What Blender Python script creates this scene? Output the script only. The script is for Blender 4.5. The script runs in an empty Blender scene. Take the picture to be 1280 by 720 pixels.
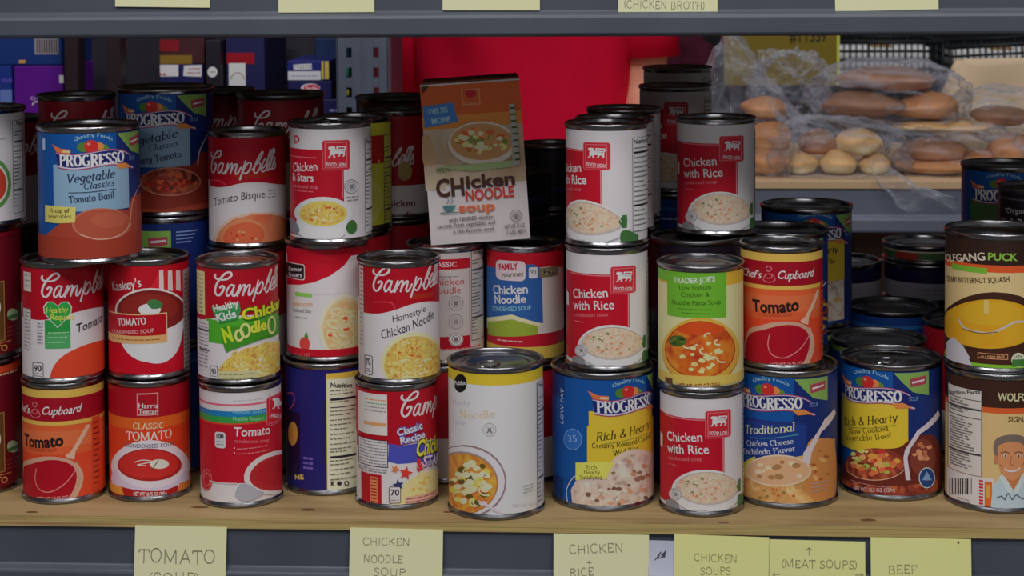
import bpy, math, random
from mathutils import Vector, Matrix, noise
from mathutils.geometry import tessellate_polygon
random.seed(7)
COL = bpy.context.scene.collection
PI = math.pi
# ---------------------------------------------------------------- camera
FPX = 2200.0
YAW, PITCH, ROLL = math.radians(3.5), math.radians(2.0), math.radians(0.36)
CAM = Vector((0.085, -1.373, 0.437))
HORIZON = -40.0
SHIFT = HORIZON - 360 + FPX * math.tan(PITCH)
Fv = Vector((-math.sin(YAW) * math.cos(PITCH), math.cos(YAW) * math.cos(PITCH), -math.sin(PITCH)))
R0 = Vector((math.cos(YAW), math.sin(YAW), 0))
U0 = R0.cross(Fv)
# the camera is rolled a little: level lines rise slightly to the right
Rv = R0 * math.cos(ROLL) - U0 * math.sin(ROLL)
Uv = U0 * math.cos(ROLL) + R0 * math.sin(ROLL)
def project(P):
    q = Vector(P) - CAM
    d = q.dot(Fv)
    return 640 + FPX * q.dot(Rv) / d, 360 + SHIFT - FPX * q.dot(Uv) / d
def ray(px, py):
    return Fv + Rv * ((px - 640) / FPX) - Uv * ((py - 360 - SHIFT) / FPX)
def view_deg(px):
    return math.degrees(math.atan((px - 640) / FPX))
def at(px, d, z):
    """world point seen in column px at depth d and height z"""
    a = (px - 640) / FPX * d
    base = CAM + Fv * d + Rv * a
    b = (z - base.z) / Uv.z
    return base + Uv * b
def atp(px, py, d):
    return CAM + ray(px, py) * d
def depth_for(px, py, z, R):
    """depth of the axis of an upright can of radius R whose front foot shows at (px, py)"""
    r = ray(px, py)
    t = (z - CAM.z) / r.z
    return t + R
cam_data = bpy.data.cameras.new('camera')
cam = bpy.data.objects.new('camera', cam_data)
COL.objects.link(cam)
cam_data.sensor_width = 36
cam_data.lens = FPX / 1280 * 36
cam_data.shift_y = SHIFT / 1280
cam_data.clip_start = 0.05
cam_data.dof.use_dof = True; cam_data.dof.focus_distance = 1.47; cam_data.dof.aperture_fstop = 16
M = Matrix((Rv, Uv, -Fv)).transposed().to_4x4()
M.translation = CAM
cam.matrix_world = M
bpy.context.scene.camera = cam

# ---------------------------------------------------------------- materials
K_LIGHT = 0.62
def lin(c):
    c = c / 255.0
    return c / 12.92 if c <= 0.04045 else ((c + 0.055) / 1.055) ** 2.4
def alb(rgb):
    return tuple(min(0.86, lin(v) / K_LIGHT) for v in rgb)
MATS = {}
def mat(rgb, rough=0.42, metal=0.0, spec=0.35, raw=False):
    key = (tuple(rgb), rough, metal, spec, raw)
    if key in MATS: return MATS[key]
    m = bpy.data.materials.new('print_%d_%d_%d' % tuple(int(v * (255 if raw else 1)) for v in rgb))
    m.use_nodes = True
    b = m.node_tree.nodes['Principled BSDF']
    c = rgb if raw else alb(rgb)
    b.inputs['Base Color'].default_value = (*c, 1)
    b.inputs['Roughness'].default_value = rough
    b.inputs['Metallic'].default_value = metal
    b.inputs['Specular IOR Level'].default_value = spec
    MATS[key] = m
    return m
def noisy(name, stops, scale=40, rough=0.45, detail=4, bump=0.0, stretch=(1, 1, 1), metal=0.0, distortion=0.0, kind='noise', raw=False, spec=0.35):
    if name in MATS: return MATS[name]
    m = bpy.data.materials.new(name); m.use_nodes = True
    nt = m.node_tree; N = nt.nodes; b = N['Principled BSDF']
    tc = N.new('ShaderNodeTexCoord'); mp = N.new('ShaderNodeMapping')
    mp.inputs['Scale'].default_value = stretch
    nt.links.new(tc.outputs['Object'], mp.inputs['Vector'])
    if kind == 'voronoi':
        t = N.new('ShaderNodeTexVoronoi'); t.inputs['Scale'].default_value = scale; out = t.outputs['Distance']
    else:
        t = N.new('ShaderNodeTexNoise'); t.inputs['Scale'].default_value = scale
        t.inputs['Detail'].default_value = detail; t.inputs['Distortion'].default_value = distortion; out = t.outputs['Fac']
    nt.links.new(mp.outputs['Vector'], t.inputs['Vector'])
    cr = N.new('ShaderNodeValToRGB'); e = cr.color_ramp.elements
    while len(e) < len(stops): e.new(0.5)
    for i, (p, c) in enumerate(stops):
        e[i].position = p; e[i].color = (*(c if raw else alb(c)), 1)
    nt.links.new(out, cr.inputs['Fac']); nt.links.new(cr.outputs['Color'], b.inputs['Base Color'])
    b.inputs['Roughness'].default_value = rough; b.inputs['Metallic'].default_value = metal
    b.inputs['Specular IOR Level'].default_value = spec
    if bump:
        bp = N.new('ShaderNodeBump'); bp.inputs['Strength'].default_value = bump; bp.inputs['Distance'].default_value = 0.002
        nt.links.new(out, bp.inputs['Height']); nt.links.new(bp.outputs['Normal'], b.inputs['Normal'])
    MATS[name] = m
    return m
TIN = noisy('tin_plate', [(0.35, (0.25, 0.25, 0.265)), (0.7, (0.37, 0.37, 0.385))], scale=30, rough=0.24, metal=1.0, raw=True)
TIN_SHADED = noisy('tin_plate_shaded', [(0.35, (0.16, 0.16, 0.17)), (0.7, (0.25, 0.25, 0.26))], scale=30, rough=0.34, metal=1.0, raw=True)  # darker copy of the tin, rear-rank shade put into its colour

# ---------------------------------------------------------------- objects
def empty(name, loc, label, cat, group=None, rz=0.0, rx=0.0, ry=0.0):
    o = bpy.data.objects.new(name, None); COL.objects.link(o)
    o.empty_display_size = 0.02
    o.location = loc; o.rotation_euler = (rx, ry, rz)
    o['label'] = label; o['category'] = cat
    if group: o['group'] = group
    return o
def tag(o, label, cat, group=None):
    o['label'] = label; o['category'] = cat
    if group: o['group'] = group
    return o
class MB:
    """collects faces, then links them as one mesh object"""
    def __init__(s): s.v = []; s.f = []; s.m = []; s.mats = []; s.n = None; s.smooth = []
    def slot(s, m):
        if m not in s.mats: s.mats.append(m)
        return s.mats.index(m)
    def add(s, vs, fs, m, smooth=False):
        b = len(s.v); s.v.extend(vs); k = s.slot(m)
        for f in fs:
            s.f.append(tuple(b + i for i in f)); s.m.append(k); s.smooth.append(smooth)
    def box(s, c, size, m, rot=None):
        hx, hy, hz = size[0] / 2, size[1] / 2, size[2] / 2
        vs = [Vector((x, y, z)) for x in (-hx, hx) for y in (-hy, hy) for z in (-hz, hz)]
        if rot: vs = [rot @ v for v in vs]
        s.add([tuple(v + Vector(c)) for v in vs], [(0, 1, 3, 2), (4, 6, 7, 5), (0, 4, 5, 1), (2, 3, 7, 6), (0, 2, 6, 4), (1, 5, 7, 3)], m)
    def lathe(s, prof, m, seg=64, c=(0, 0, 0), cap0=False, cap1=False):
        n = len(prof); vs = []
        for i in range(seg):
            a = 2 * PI * i / seg
            for r, z in prof: vs.append((c[0] + r * math.sin(a), c[1] - r * math.cos(a), c[2] + z))
        fs = []
        for i in range(seg):
            j = (i + 1) % seg
            for k in range(n - 1): fs.append((i * n + k, j * n + k, j * n + k + 1, i * n + k + 1))
        if cap0: fs.append(tuple(i * n for i in range(seg))[::-1])
        if cap1: fs.append(tuple(i * n + n - 1 for i in range(seg)))
        s.add(vs, fs, m, True)
    def tube(s, pts, r, m, seg=8, closed=False):
        pts = [Vector(p) for p in pts]; n = len(pts); vs = []; prev = None
        rs = r if isinstance(r, (list, tuple)) else [r] * n
        for i, p in enumerate(pts):
            a = pts[(i - 1) % n] if (closed or i) else p
            b = pts[(i + 1) % n] if (closed or i < n - 1) else p
            t = (b - a).normalized()
            if prev is None:
                up = Vector((0, 0, 1)) if abs(t.z) < 0.9 else Vector((1, 0, 0))
            else: up = prev
            x = t.cross(up).normalized(); y = x.cross(t).normalized(); prev = y
            for k in range(seg):
                q = 2 * PI * k / seg
                vs.append(tuple(p + x * math.cos(q) * rs[i] + y * math.sin(q) * rs[i]))
        fs = []
        for i in range(n if closed else n - 1):
            j = (i + 1) % n
            for k in range(seg):
                l = (k + 1) % seg
                fs.append((i * seg + k, i * seg + l, j * seg + l, j * seg + k))
        if not closed:
            fs.append(tuple(range(seg))[::-1]); fs.append(tuple((n - 1) * seg + k for k in range(seg)))
        s.add(vs, fs, m, True)
    def prism(s, prof, axis_len, m, origin=(0, 0, 0)):
        """profile of (y, z) points extruded along X, centred"""
        n = len(prof); vs = []
        for x in (-axis_len / 2, axis_len / 2):
            for y, z in prof: vs.append((origin[0] + x, origin[1] + y, origin[2] + z))
        fs = [(i, (i + 1) % n, n + (i + 1) % n, n + i) for i in range(n)]
        fs += [tuple(range(n))[::-1], tuple(range(n, 2 * n))]
        s.add(vs, fs, m)
    def build(s, name, parent=None, loc=None, bevel=0.0):
        me = bpy.data.meshes.new(name); me.from_pydata(s.v, [], s.f)
        for m in s.mats: me.materials.append(m)
        me.polygons.foreach_set('material_index', s.m)
        me.polygons.foreach_set('use_smooth', s.smooth)
        if s.n is not None: me.normals_split_custom_set_from_vertices(s.n)
        me.update()
        o = bpy.data.objects.new(name, me); COL.objects.link(o)
        if parent is not None: o.parent = parent
        if loc is not None: o.location = loc
        if bevel:
            b = o.modifiers.new('bevel', 'BEVEL'); b.width = bevel; b.segments = 2; b.limit_method = 'ANGLE'
        return o

# ---------------------------------------------------------------- flat shapes in a label plane (u, v in metres)
def catmull(pts, k=5, closed=False):
    out = []; n = len(pts)
    for i in range(n if closed else n - 1):
        if closed: p = [pts[(i + j) % n] for j in (-1, 0, 1, 2)]
        else: p = [pts[max(0, i - 1)], pts[i], pts[i + 1], pts[min(n - 1, i + 2)]]
        for q in range(k):
            t = q / k
            out.append(tuple(0.5 * ((2 * p[1][a]) + (-p[0][a] + p[2][a]) * t + (2 * p[0][a] - 5 * p[1][a] + 4 * p[2][a] - p[3][a]) * t * t
                             + (-p[0][a] + 3 * p[1][a] - 3 * p[2][a] + p[3][a]) * t ** 3) for a in (0, 1)))
    if not closed: out.append(tuple(pts[-1]))
    return out
def tess(pts):
    tr = tessellate_polygon([[Vector((p[0], p[1], 0)) for p in pts]])
    return [[pts[i] for i in t] for t in tr]
def oct_(c, r, n=8):
    return [(c[0] + r * math.cos(2 * PI * i / n), c[1] + r * math.sin(2 * PI * i / n)) for i in range(n)]
def stroke_polys(pts, w, w2=None, closed=False, round_=True):
    """broad-pen stroke: width w on vertical runs, w2 on horizontal runs"""
    out = []; w2 = w if w2 is None else w2
    if closed: pts = list(pts) + [pts[0]]
    for a, b in zip(pts, pts[1:]):
        dx, dy = b[0] - a[0], b[1] - a[1]; l = math.hypot(dx, dy)
        if l < 1e-9: continue
        ww = (w2 + (w - w2) * abs(dy) / l) / 2
        nx, ny = -dy / l * ww, dx / l * ww
        out.append([(a[0] + nx, a[1] + ny), (a[0] - nx, a[1] - ny), (b[0] - nx, b[1] - ny), (b[0] + nx, b[1] + ny)])
        if round_: out.append(oct_(b, ww))
    if round_: out.append(oct_(pts[0], min(w, w2) / 2))
    return out
def clip(poly, a, b, c):
    """keep a*x + b >= 0 on the x axis (a = +1/-1)"""
    out = []
    for i in range(len(poly)):
        p, q = poly[i], poly[(i + 1) % len(poly)]
        fp, fq = a * p[0] + b, a * q[0] + b
        if fp >= 0: out.append(p)
        if (fp > 0 and fq < 0) or (fp < 0 and fq > 0):
            t = fp / (fp - fq)
            out.append((p[0] + (q[0] - p[0]) * t, p[1] + (q[1] - p[1]) * t))
    return out
_fc = {}
def font_tris(s, bold=0.0):
    key = (s, bold)
    if key in _fc: return _fc[key]
    cu = bpy.data.curves.new('t', 'FONT'); cu.body = s; cu.size = 1.0; cu.offset = bold; cu.resolution_u = 3
    ob = bpy.data.objects.new('t', cu); COL.objects.link(ob)
    bpy.context.view_layer.update()
    ev = ob.evaluated_get(bpy.context.evaluated_depsgraph_get())
    me = ev.to_mesh(); me.calc_loop_triangles()
    vs = [(v.co.x, v.co.y) for v in me.vertices]
    tr = [[vs[i] for i in t.vertices] for t in me.loop_triangles]
    ev.to_mesh_clear(); bpy.data.objects.remove(ob); bpy.data.curves.remove(cu)
    xs = [p[0] for t in tr for p in t] or [0, 1]
    _fc[key] = (tr, min(xs), max(xs))
    return _fc[key]
CAP = max(p[1] for t in font_tris('H')[0] for p in t)
def arc(cx, cy, rx, ry, a0, a1, n=12):
    return [(cx + rx * math.cos(math.radians(a0 + (a1 - a0) * i / n)), cy + ry * math.sin(math.radians(a0 + (a1 - a0) * i / n))) for i in range(n + 1)]
# pen letters: name -> (advance, strokes, serif points)
PEN = {
 'P': (.66, [[(.14, 0), (.14, 1)], [(.14, .97)] + arc(.34, .74, .24, .24, 90, -90) + [(.14, .5)]], [(.14, 0), (.14, 1)]),
 'R': (.74, [[(.14, 0), (.14, 1)], [(.14, .97)] + arc(.34, .75, .23, .23, 90, -90) + [(.14, .52)], [(.34, .5), (.62, 0)]], [(.14, 0), (.14, 1), (.64, 0)]),
 'O': (.78, [arc(.38, .5, .3, .49, 90, 450, 20)], []),
 'G': (.78, [arc(.38, .5, .3, .49, 50, 320, 18), [(.64, .06), (.64, .42)]], [(.6, .42)]),
 'E': (.64, [[(.14, 0), (.14, 1)], [(.14, .97), (.54, .97), (.54, .8)], [(.14, .5), (.44, .5)], [(.14, .03), (.54, .03), (.56, .22)]], [(.14, 0), (.14, 1)]),
 'F': (.6, [[(.14, 0), (.14, 1)], [(.14, .97), (.54, .97), (.54, .8)], [(.14, .5), (.44, .5)]], [(.14, 0), (.14, 1)]),
 'S': (.6, [catmull([(.5, .8), (.44, .95), (.28, .99), (.12, .88), (.12, .7), (.28, .54), (.44, .42), (.5, .24), (.4, .06), (.26, .01), (.1, .08), (.07, .24)], 3)], []),
 'C': (.72, [arc(.38, .5, .3, .49, 45, 315, 18)], []),
 'T': (.66, [[(.33, 0), (.33, 1)], [(.04, .8), (.06, .97), (.6, .97), (.62, .8)]], [(.33, 0)]),
 'M': (.96, [[(.12, 0), (.14, 1)], [(.14, 1), (.45, .1)], [(.45, .1), (.76, 1)], [(.78, 1), (.8, 0)]], [(.12, 0), (.12, 1), (.8, 0), (.8, 1)]),
 'A': (.76, [[(.08, 0), (.38, 1)], [(.38, 1), (.68, 0)], [(.2, .34), (.56, .34)]], [(.08, 0), (.68, 0)]),
 'L': (.6, [[(.14, 0), (.14, 1)], [(.14, .03), (.54, .03), (.56, .22)]], [(.14, 0), (.14, 1)]),
 'I': (.3, [[(.15, 0), (.15, 1)]], [(.15, 0), (.15, 1)]),
 'N': (.8, [[(.14, 0), (.14, 1)], [(.14, 1), (.62, 0)], [(.62, 0), (.62, 1)]], [(.14, 0), (.14, 1), (.62, 1)]),
 'D': (.78, [[(.14, 0), (.14, 1)], [(.14, .97)] + arc(.3, .5, .34, .47, 90, -90) + [(.14, .03)]], [(.14, 0), (.14, 1)]),
 'H': (.78, [[(.14, 0), (.14, 1)], [(.62, 0), (.62, 1)], [(.14, .52), (.62, .5)]], [(.14, 0), (.14, 1), (.62, 0), (.62, 1)]),
 'K': (.72, [[(.14, 0), (.14, 1)], [(.6, 1), (.16, .45)], [(.28, .58), (.64, 0)]], [(.14, 0), (.14, 1), (.62, 1), (.64, 0)]),
 'U': (.76, [[(.14, 1), (.14, .3)] + arc(.37, .3, .23, .28, 180, 360) + [(.6, 1)]], [(.14, 1), (.6, 1)]),
 'B': (.7, [[(.14, 0), (.14, 1)], [(.14, .97)] + arc(.32, .76, .2, .22, 90, -90) + arc(.34, .28, .24, .26, 90, -90) + [(.14, .03)]], [(.14, 0), (.14, 1)]),
 '(': (.34, [arc(.5, .5, .36, .6, 120, 240)], []),
 ')': (.34, [arc(-.2, .5, .36, .6, 60, -60)], []),
 '+': (.6, [[(.1, .45), (.5, .45)], [(.3, .2), (.3, .72)]], []),
 '^': (.5, [[(.25, 0), (.25, 1)], [(.08, .7), (.25, 1), (.44, .7)]], []),
 '<': (.7, [[(.05, .5), (.65, .5)], [(.25, .75), (.05, .5), (.25, .25)]], []),
 '>': (.7, [[(.05, .5), (.65, .5)], [(.45, .75), (.65, .5), (.45, .25)]], []),
 ' ': (.34, [], []),
 'V': (.74, [[(.06, 1), (.36, 0)], [(.36, 0), (.66, 1)]], [(.06, 1), (.66, 1)]),
 'W': (1.0, [[(.05, 1), (.28, 0)], [(.28, 0), (.5, 1)], [(.5, 1), (.72, 0)], [(.72, 0), (.94, 1)]], [(.05, 1), (.5, 1), (.94, 1)]),
 'Q': (.78, [arc(.38, .5, .3, .49, 90, 450, 20), [(.4, .2), (.68, -.12)]], []),
 '&': (.8, [catmull([(.7, .42), (.56, .12), (.34, .01), (.14, .14), (.16, .36), (.4, .62), (.46, .84), (.34, .98), (.22, .84), (.3, .62), (.7, .02)], 3)], []),
 '.': (.2, [[(.08, .0), (.08, .1)]], []),
 'a': (.56, [arc(.26, .31, .19, .30, 35, 325), [(.44, .62), (.44, 0)]], [(.47, 0)]),
 'b': (.56, [[(.12, 1), (.12, 0)], arc(.3, .31, .2, .30, -145, 145)], [(.1, 1)]),
 'c': (.5, [arc(.3, .31, .22, .30, 50, 310)], []),
 'd': (.58, [[(.46, 1), (.46, 0)], arc(.27, .31, .2, .30, 35, 325)], [(.44, 1), (.49, 0)]),
 'e': (.54, [arc(.3, .31, .21, .30, 0, 310), [(.1, .33), (.5, .33)]], []),
 'f': (.36, [[(.16, 0), (.16, .8)], arc(.3, .8, .14, .18, 180, 50, 6), [(.04, .6), (.32, .6)]], [(.16, 0)]),
 'g': (.54, [arc(.27, .36, .18, .25, 0, 360), [(.45, .6), (.45, -.1)], arc(.27, -.1, .18, .17, 0, -150)], []),
 'h': (.6, [[(.12, 1), (.12, 0)], arc(.3, .42, .17, .19, 180, 0), [(.47, .44), (.47, 0)]], [(.1, 1), (.12, 0), (.47, 0)]),
 'i': (.28, [[(.13, .62), (.13, 0)], [(.13, .8), (.13, .92)]], [(.11, .62), (.13, 0)]),
 'k': (.58, [[(.12, 1), (.12, 0)], [(.46, .62), (.14, .24)], [(.24, .36), (.5, 0)]], [(.1, 1), (.12, 0), (.46, .62), (.5, 0)]),
 'l': (.28, [[(.13, 1), (.13, 0)]], [(.11, 1), (.13, 0)]),
 'm': (.9, [[(.12, .62), (.12, 0)], arc(.28, .42, .15, .19, 180, 0), [(.43, .44), (.43, 0)], arc(.59, .42, .15, .19, 180, 0), [(.74, .44), (.74, 0)]], [(.1, .62), (.12, 0), (.43, 0), (.74, 0)]),
 'n': (.6, [[(.12, .62), (.12, 0)], arc(.3, .42, .17, .19, 180, 0), [(.47, .44), (.47, 0)]], [(.1, .62), (.12, 0), (.47, 0)]),
 'o': (.58, [arc(.28, .31, .21, .30, 90, 450, 18)], []),
 'r': (.44, [[(.12, .62), (.12, 0)], arc(.27, .42, .14, .19, 180, 50)], [(.1, .62), (.12, 0)]),
 's': (.44, [catmull([(.36, .5), (.3, .6), (.18, .61), (.09, .5), (.2, .34), (.34, .22), (.34, .08), (.2, .01), (.08, .06), (.06, .16)], 3)], []),
 't': (.38, [[(.15, .84), (.15, .12)], arc(.27, .12, .12, .11, 180, 310, 6), [(.02, .6), (.32, .6)]], []),
 'u': (.6, [[(.12, .62), (.12, .2)], arc(.29, .2, .17, .19, 180, 360), [(.46, .62), (.46, 0)]], [(.1, .62), (.44, .62), (.49, 0)]),
 'v': (.54, [[(.06, .62), (.27, 0)], [(.27, 0), (.48, .62)]], [(.06, .62), (.48, .62)]),
 'w': (.78, [[(.05, .62), (.22, 0)], [(.22, 0), (.38, .62)], [(.38, .62), (.55, 0)], [(.55, 0), (.71, .62)]], [(.05, .62), (.71, .62)]),
 'y': (.54, [[(.06, .62), (.27, .02)], [(.48, .62), (.22, -.2), (.1, -.24)]], [(.06, .62), (.48, .62)]),
}
# a brush script wordmark, traced as strokes
_S = [
 [(215,160),(205,190),(235,215),(310,220),(375,200),(410,160),(390,130),(340,145),(275,205),(220,280),(198,350),(215,395),(250,400),(290,360),(315,305),(290,290),(265,310)],
 [(430,290),(400,275),(365,310),(340,360),(345,400),(370,395),(410,340),(435,285)], [(435,285),(405,370),(415,405),(440,395),(470,350)],
 [(470,350),(500,280),(490,320),(460,405)], [(475,375),(520,300),(550,280),(555,300),(525,400)], [(535,370),(580,300),(610,285),(610,310),(590,380),(600,405),(625,385),(660,325)],
 [(720,245),(680,360),(640,472)], [(680,370),(740,280),(775,270),(780,310),(750,370),(715,400),(690,385)],
 [(790,360),(880,250),(930,170),(935,145),(910,160),(850,260),(815,350),(820,395),(850,390),(890,330),(895,290),(880,280)],
 [(900,350),(940,330),(975,280),(970,235),(945,250),(915,310),(905,360),(920,385),(950,375),(985,340)],
 [(985,340),(1040,230),(1055,150),(1045,130),(1020,180),(985,290),(980,350),(990,375),(1010,360)],
 [(1010,360),(1065,230),(1095,130),(1085,120),(1060,170),(1030,280),(1015,345),(1025,365),(1050,355)],
 [(1112,130),(1103,170)],
 [(1050,355),(1105,225),(1100,270),(1112,320),(1092,358),(1060,360)]]
SCRIPT = [[((x - 185) / 930, (412 - 0.045 * (x - 185) - y) / 930) for x, y in s] for s in _S]
_L = [(275,300),(300,280),(345,275),(405,285),(410,340),(440,368),(540,368),(570,395),(588,440),(578,490),(550,508),(535,500),(560,470),(545,440),(510,440),(490,490),(470,508),(450,500),(480,460),(470,440),(420,440),(395,460),(400,500),(415,518),(370,522),(362,505),(375,495),(355,460),(320,490),(310,518),(272,528),(268,515),(295,490),(305,450),(300,400),(315,360),(290,345),(275,330)]
LION = [((x - 420) / 240, (435 - y) / 255) for x, y in _L]
LTAIL = [((x - 420) / 240, (435 - y) / 255) for x, y in [(575,400),(572,345),(440,345),(440,285),(592,280),(590,330)]]

class Dec:
    """prints shapes on a surface: every call is one layer of ink a hair above the last"""
    def __init__(s, mapf, px=None, du=None, STEP=0.000016):
        s.mb = MB(); s.nrm = []; s.mapf = mapf; s.px = px; s.du = du; s.lay = 0; s.STEP = STEP; s.vlim = None
    def layer(s, polys, m, convex=False):
        """polys in (u, v)"""
        if isinstance(m, tuple): m = mat(m)
        base = s.lay * s.STEP; s.lay += 1
        for pi_, p in enumerate(polys):
            off = base + (pi_ % 6) * s.STEP * .15
            parts = [p] if (convex or len(p) == 3) else tess(p)
            for q in parts:
                if s.vlim:
                    q = [b[::-1] for b in clip([a[::-1] for a in q], 1, -s.vlim[0], 0)]
                    if len(q) > 2: q = [b[::-1] for b in clip([a[::-1] for a in q], -1, s.vlim[1], 0)]
                    if len(q) < 3: continue
                if s.du:
                    u0 = min(a[0] for a in q); u1 = max(a[0] for a in q)
                    k0 = math.floor(u0 / s.du); k1 = math.floor(u1 / s.du - 1e-9)
                    for k in range(k0, max(k0, k1) + 1):
                        r = q
                        if k0 != k1:
                            r = clip(r, 1, -k * s.du, 0)
                            if len(r) > 2: r = clip(r, -1, (k + 1) * s.du, 0)
                        if len(r) > 2: s._emit(r, off, m, k)
                else: s._emit(q, off, m, None)
    def _emit(s, q, off, m, k):
        ar = sum(a[0] * b[1] - b[0] * a[1] for a, b in zip(q, q[1:] + q[:1]))
        if abs(ar) < 1e-13: return
        if ar < 0: q = q[::-1]
        vs = []
        for u, v in q:
            p, n = s.mapf(u, v, off, k); vs.append(p); s.nrm.append(n)
        s.mb.add(vs, [tuple(range(len(vs)))], m, True)
    # --- shapes given in photo pixels
    def P(s, x, y): return s.px(x, y)
    def rect(s, x0, y0, x1, y1, m):
        xm, ym = (x0 + x1) / 2, (y0 + y1) / 2
        u0, u1 = s.P(x0, ym)[0], s.P(x1, ym)[0]; v0, v1 = s.P(xm, y0)[1], s.P(xm, y1)[1]
        s.layer([[(u0, v0), (u1, v0), (u1, v1), (u0, v1)]], m, True)
    def rrect(s, x0, y0, x1, y1, r, m):
        pts = []
        for cx, cy, a in ((x1 - r, y0 + r, -90), (x1 - r, y1 - r, 0), (x0 + r, y1 - r, 90), (x0 + r, y0 + r, 180)):
            pts += arc(cx, cy, r, r, a, a + 90, 4)
        xm, ym = (x0 + x1) / 2, (y0 + y1) / 2
        s.layer([[(s.P(x, ym)[0], s.P(xm, y)[1]) for x, y in pts]], m)
    def frame(s, x0, y0, x1, y1, w, m):
        for a in ((x0, y0, x1, y0 + w), (x0, y1 - w, x1, y1), (x0, y0, x0 + w, y1), (x1 - w, y0, x1, y1)):
            s.rect(*a, m); s.lay -= 1
        s.lay += 1
    def poly(s, pts, m, smooth=False):
        if smooth: pts = catmull(pts, 4, True)
        s.layer([[s.P(*p) for p in pts]], m)
    def ell(s, cx, cy, rx, ry, m, a0=0, a1=360, tilt=0):
        c, t = math.cos(math.radians(tilt)), math.sin(math.radians(tilt))
        pts = [(cx + x * c - y * t, cy + x * t + y * c) for x, y in arc(0, 0, rx, ry, a0, a1, 28 if a1 - a0 > 200 else 14)]
        s.layer([[s.P(*p) for p in pts]], m)
    def line(s, pts, w, m, smooth=False, closed=False):
        """w in px"""
        q = catmull(pts, 4, closed) if smooth else pts
        s.layer(stroke_polys([s.P(*p) for p in q], w * s.mm(pts[0]), closed=closed), m, True)
    def mm(s, p):
        a, b = s.P(p[0], p[1]), s.P(p[0], p[1] - 4)
        return max(0.0003, abs(b[1] - a[1]) / 4)
    def _frame(s, p0, p1):
        a, b = s.P(*p0), s.P(*p1); L = math.hypot(b[0] - a[0], b[1] - a[1])
        return a, ((b[0] - a[0]) / L, (b[1] - a[1]) / L), L
    def text(s, t, p0, p1, h, m, bold=0.0, shear=0.0, bend=0.0):
        """baseline from p0 to p1, capital height h, all in photo pixels"""
        a, d, L = s._frame(p0, p1); s.text_uv(t, a, d, L, h * s.mm(p0), m, bold, shear, bend * s.mm(p0))
    def text_uv(s, t, a, d, L, H, m, bold=0.0, shear=0.0, bend=0.0):
        tr, x0, x1 = font_tris(t, bold); sx = L / (x1 - x0); sy = H / CAP
        out = []
        for q in tr:
            r = []
            for x, y in q:
                X = (x - x0) * sx + shear * y * sy; Y = y * sy; w = max(0, min(1, X / L)); Y += bend * 4 * w * (1 - w)
                r.append((a[0] + X * d[0] - Y * d[1], a[1] + X * d[1] + Y * d[0]))
            out.append(r)
        s.layer(out, m, True)
    def pen(s, t, p0, p1, h, m, w=0.16, w2=0.06, serif=0.12, jitter=0.0, bend=0.0):
        a, d, L = s._frame(p0, p1); s.pen_uv(t, a, d, L, h * s.mm(p0), m, w, w2, serif, jitter, bend * s.mm(p0))
    def serif(s, t, p0, p1, h, m, bold=0.0, shear=0.0, bend=0.0, w=.15):
        if any(c not in PEN for c in t): return s.text(t, p0, p1, h, m, bold, shear, bend)
        a, d, L = s._frame(p0, p1); s.pen_uv(t, a, d, L, h * s.mm(p0), m, w, .06, .10, 0, bend * s.mm(p0), shear)
    def pen_uv(s, t, a, d, L, H, m, w=0.16, w2=0.06, serif=0.12, jitter=0.0, bend=0.0, shear=0.0):
        W = sum(PEN[c][0] for c in t); sx = L / W; x = 0; out = []
        for c in t:
            adv, sts, ser = PEN[c]; jy = random.uniform(-jitter, jitter); js = 1 + random.uniform(-jitter, jitter)
            for st in sts:
                q = [((x + px_ + random.uniform(-jitter, jitter) * .3) * sx, (py_ * js + jy) * H) for px_, py_ in st]
                out += stroke_polys(q, w * min(H, sx), w2 * min(H, sx), round_=(serif == 0))
            if serif:
                for px_, py_ in ser:
                    X, Y = (x + px_) * sx, py_ * H; e = w2 * H * .5; q = serif * sx
                    out.append([(X - q, Y - e), (X + q, Y - e), (X + q, Y + e), (X - q, Y + e)])
            x += adv
        res = []
        for q in out:
            r = []
            for X, Y in q:
                k = max(0, min(1, X / L)); X += shear * Y; Y += bend * 4 * k * (1 - k)
                r.append((a[0] + X * d[0] - Y * d[1], a[1] + X * d[1] + Y * d[0]))
            res.append(r)
        s.layer(res, m, True)
    def script(s, p0, p1, m, w=0.026, sy=1.0):
        a, d, L = s._frame(p0, p1); out = []
        for i, st in enumerate(SCRIPT):
            q = [(a[0] + (x * d[0] - y * sy * d[1]) * L, a[1] + (x * d[1] + y * sy * d[0]) * L) for x, y in catmull(st, 3)]
            out += stroke_polys(q, w * L * (1.25 if i == 0 else 1.0), w * L * .8)
        s.layer(out, m, True)
    def lion(s, cx, cy, r):
        """square supermarket emblem: lion on a red tile"""
        W = (214, 196, 198); Rd = (178, 34, 48)
        s.rrect(cx - r, cy - r * 1.08, cx + r, cy + r * 1.08, r * .2, (196, 92, 100))
        s.rrect(cx - r * .95, cy - r * 1.03, cx + r * .95, cy + r * 1.03, r * .16, Rd)
        s.frame(cx - r * .80, cy - r * .92, cx + r * .80, cy + r * .92, r * .05, (205, 110, 118))
        s.poly([(cx + x * r * .92, cy - r * .12 - y * r * .82) for x, y in LION], W)
        s.line([(cx + x * r * .92, cy - r * .12 - y * r * .82) for x, y in LTAIL], r * .1, W)
        s.text('FOOD LION', (cx - r * .68, cy + r * .80), (cx + r * .68, cy + r * .80), r * .26, W, bold=0.02)
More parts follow.
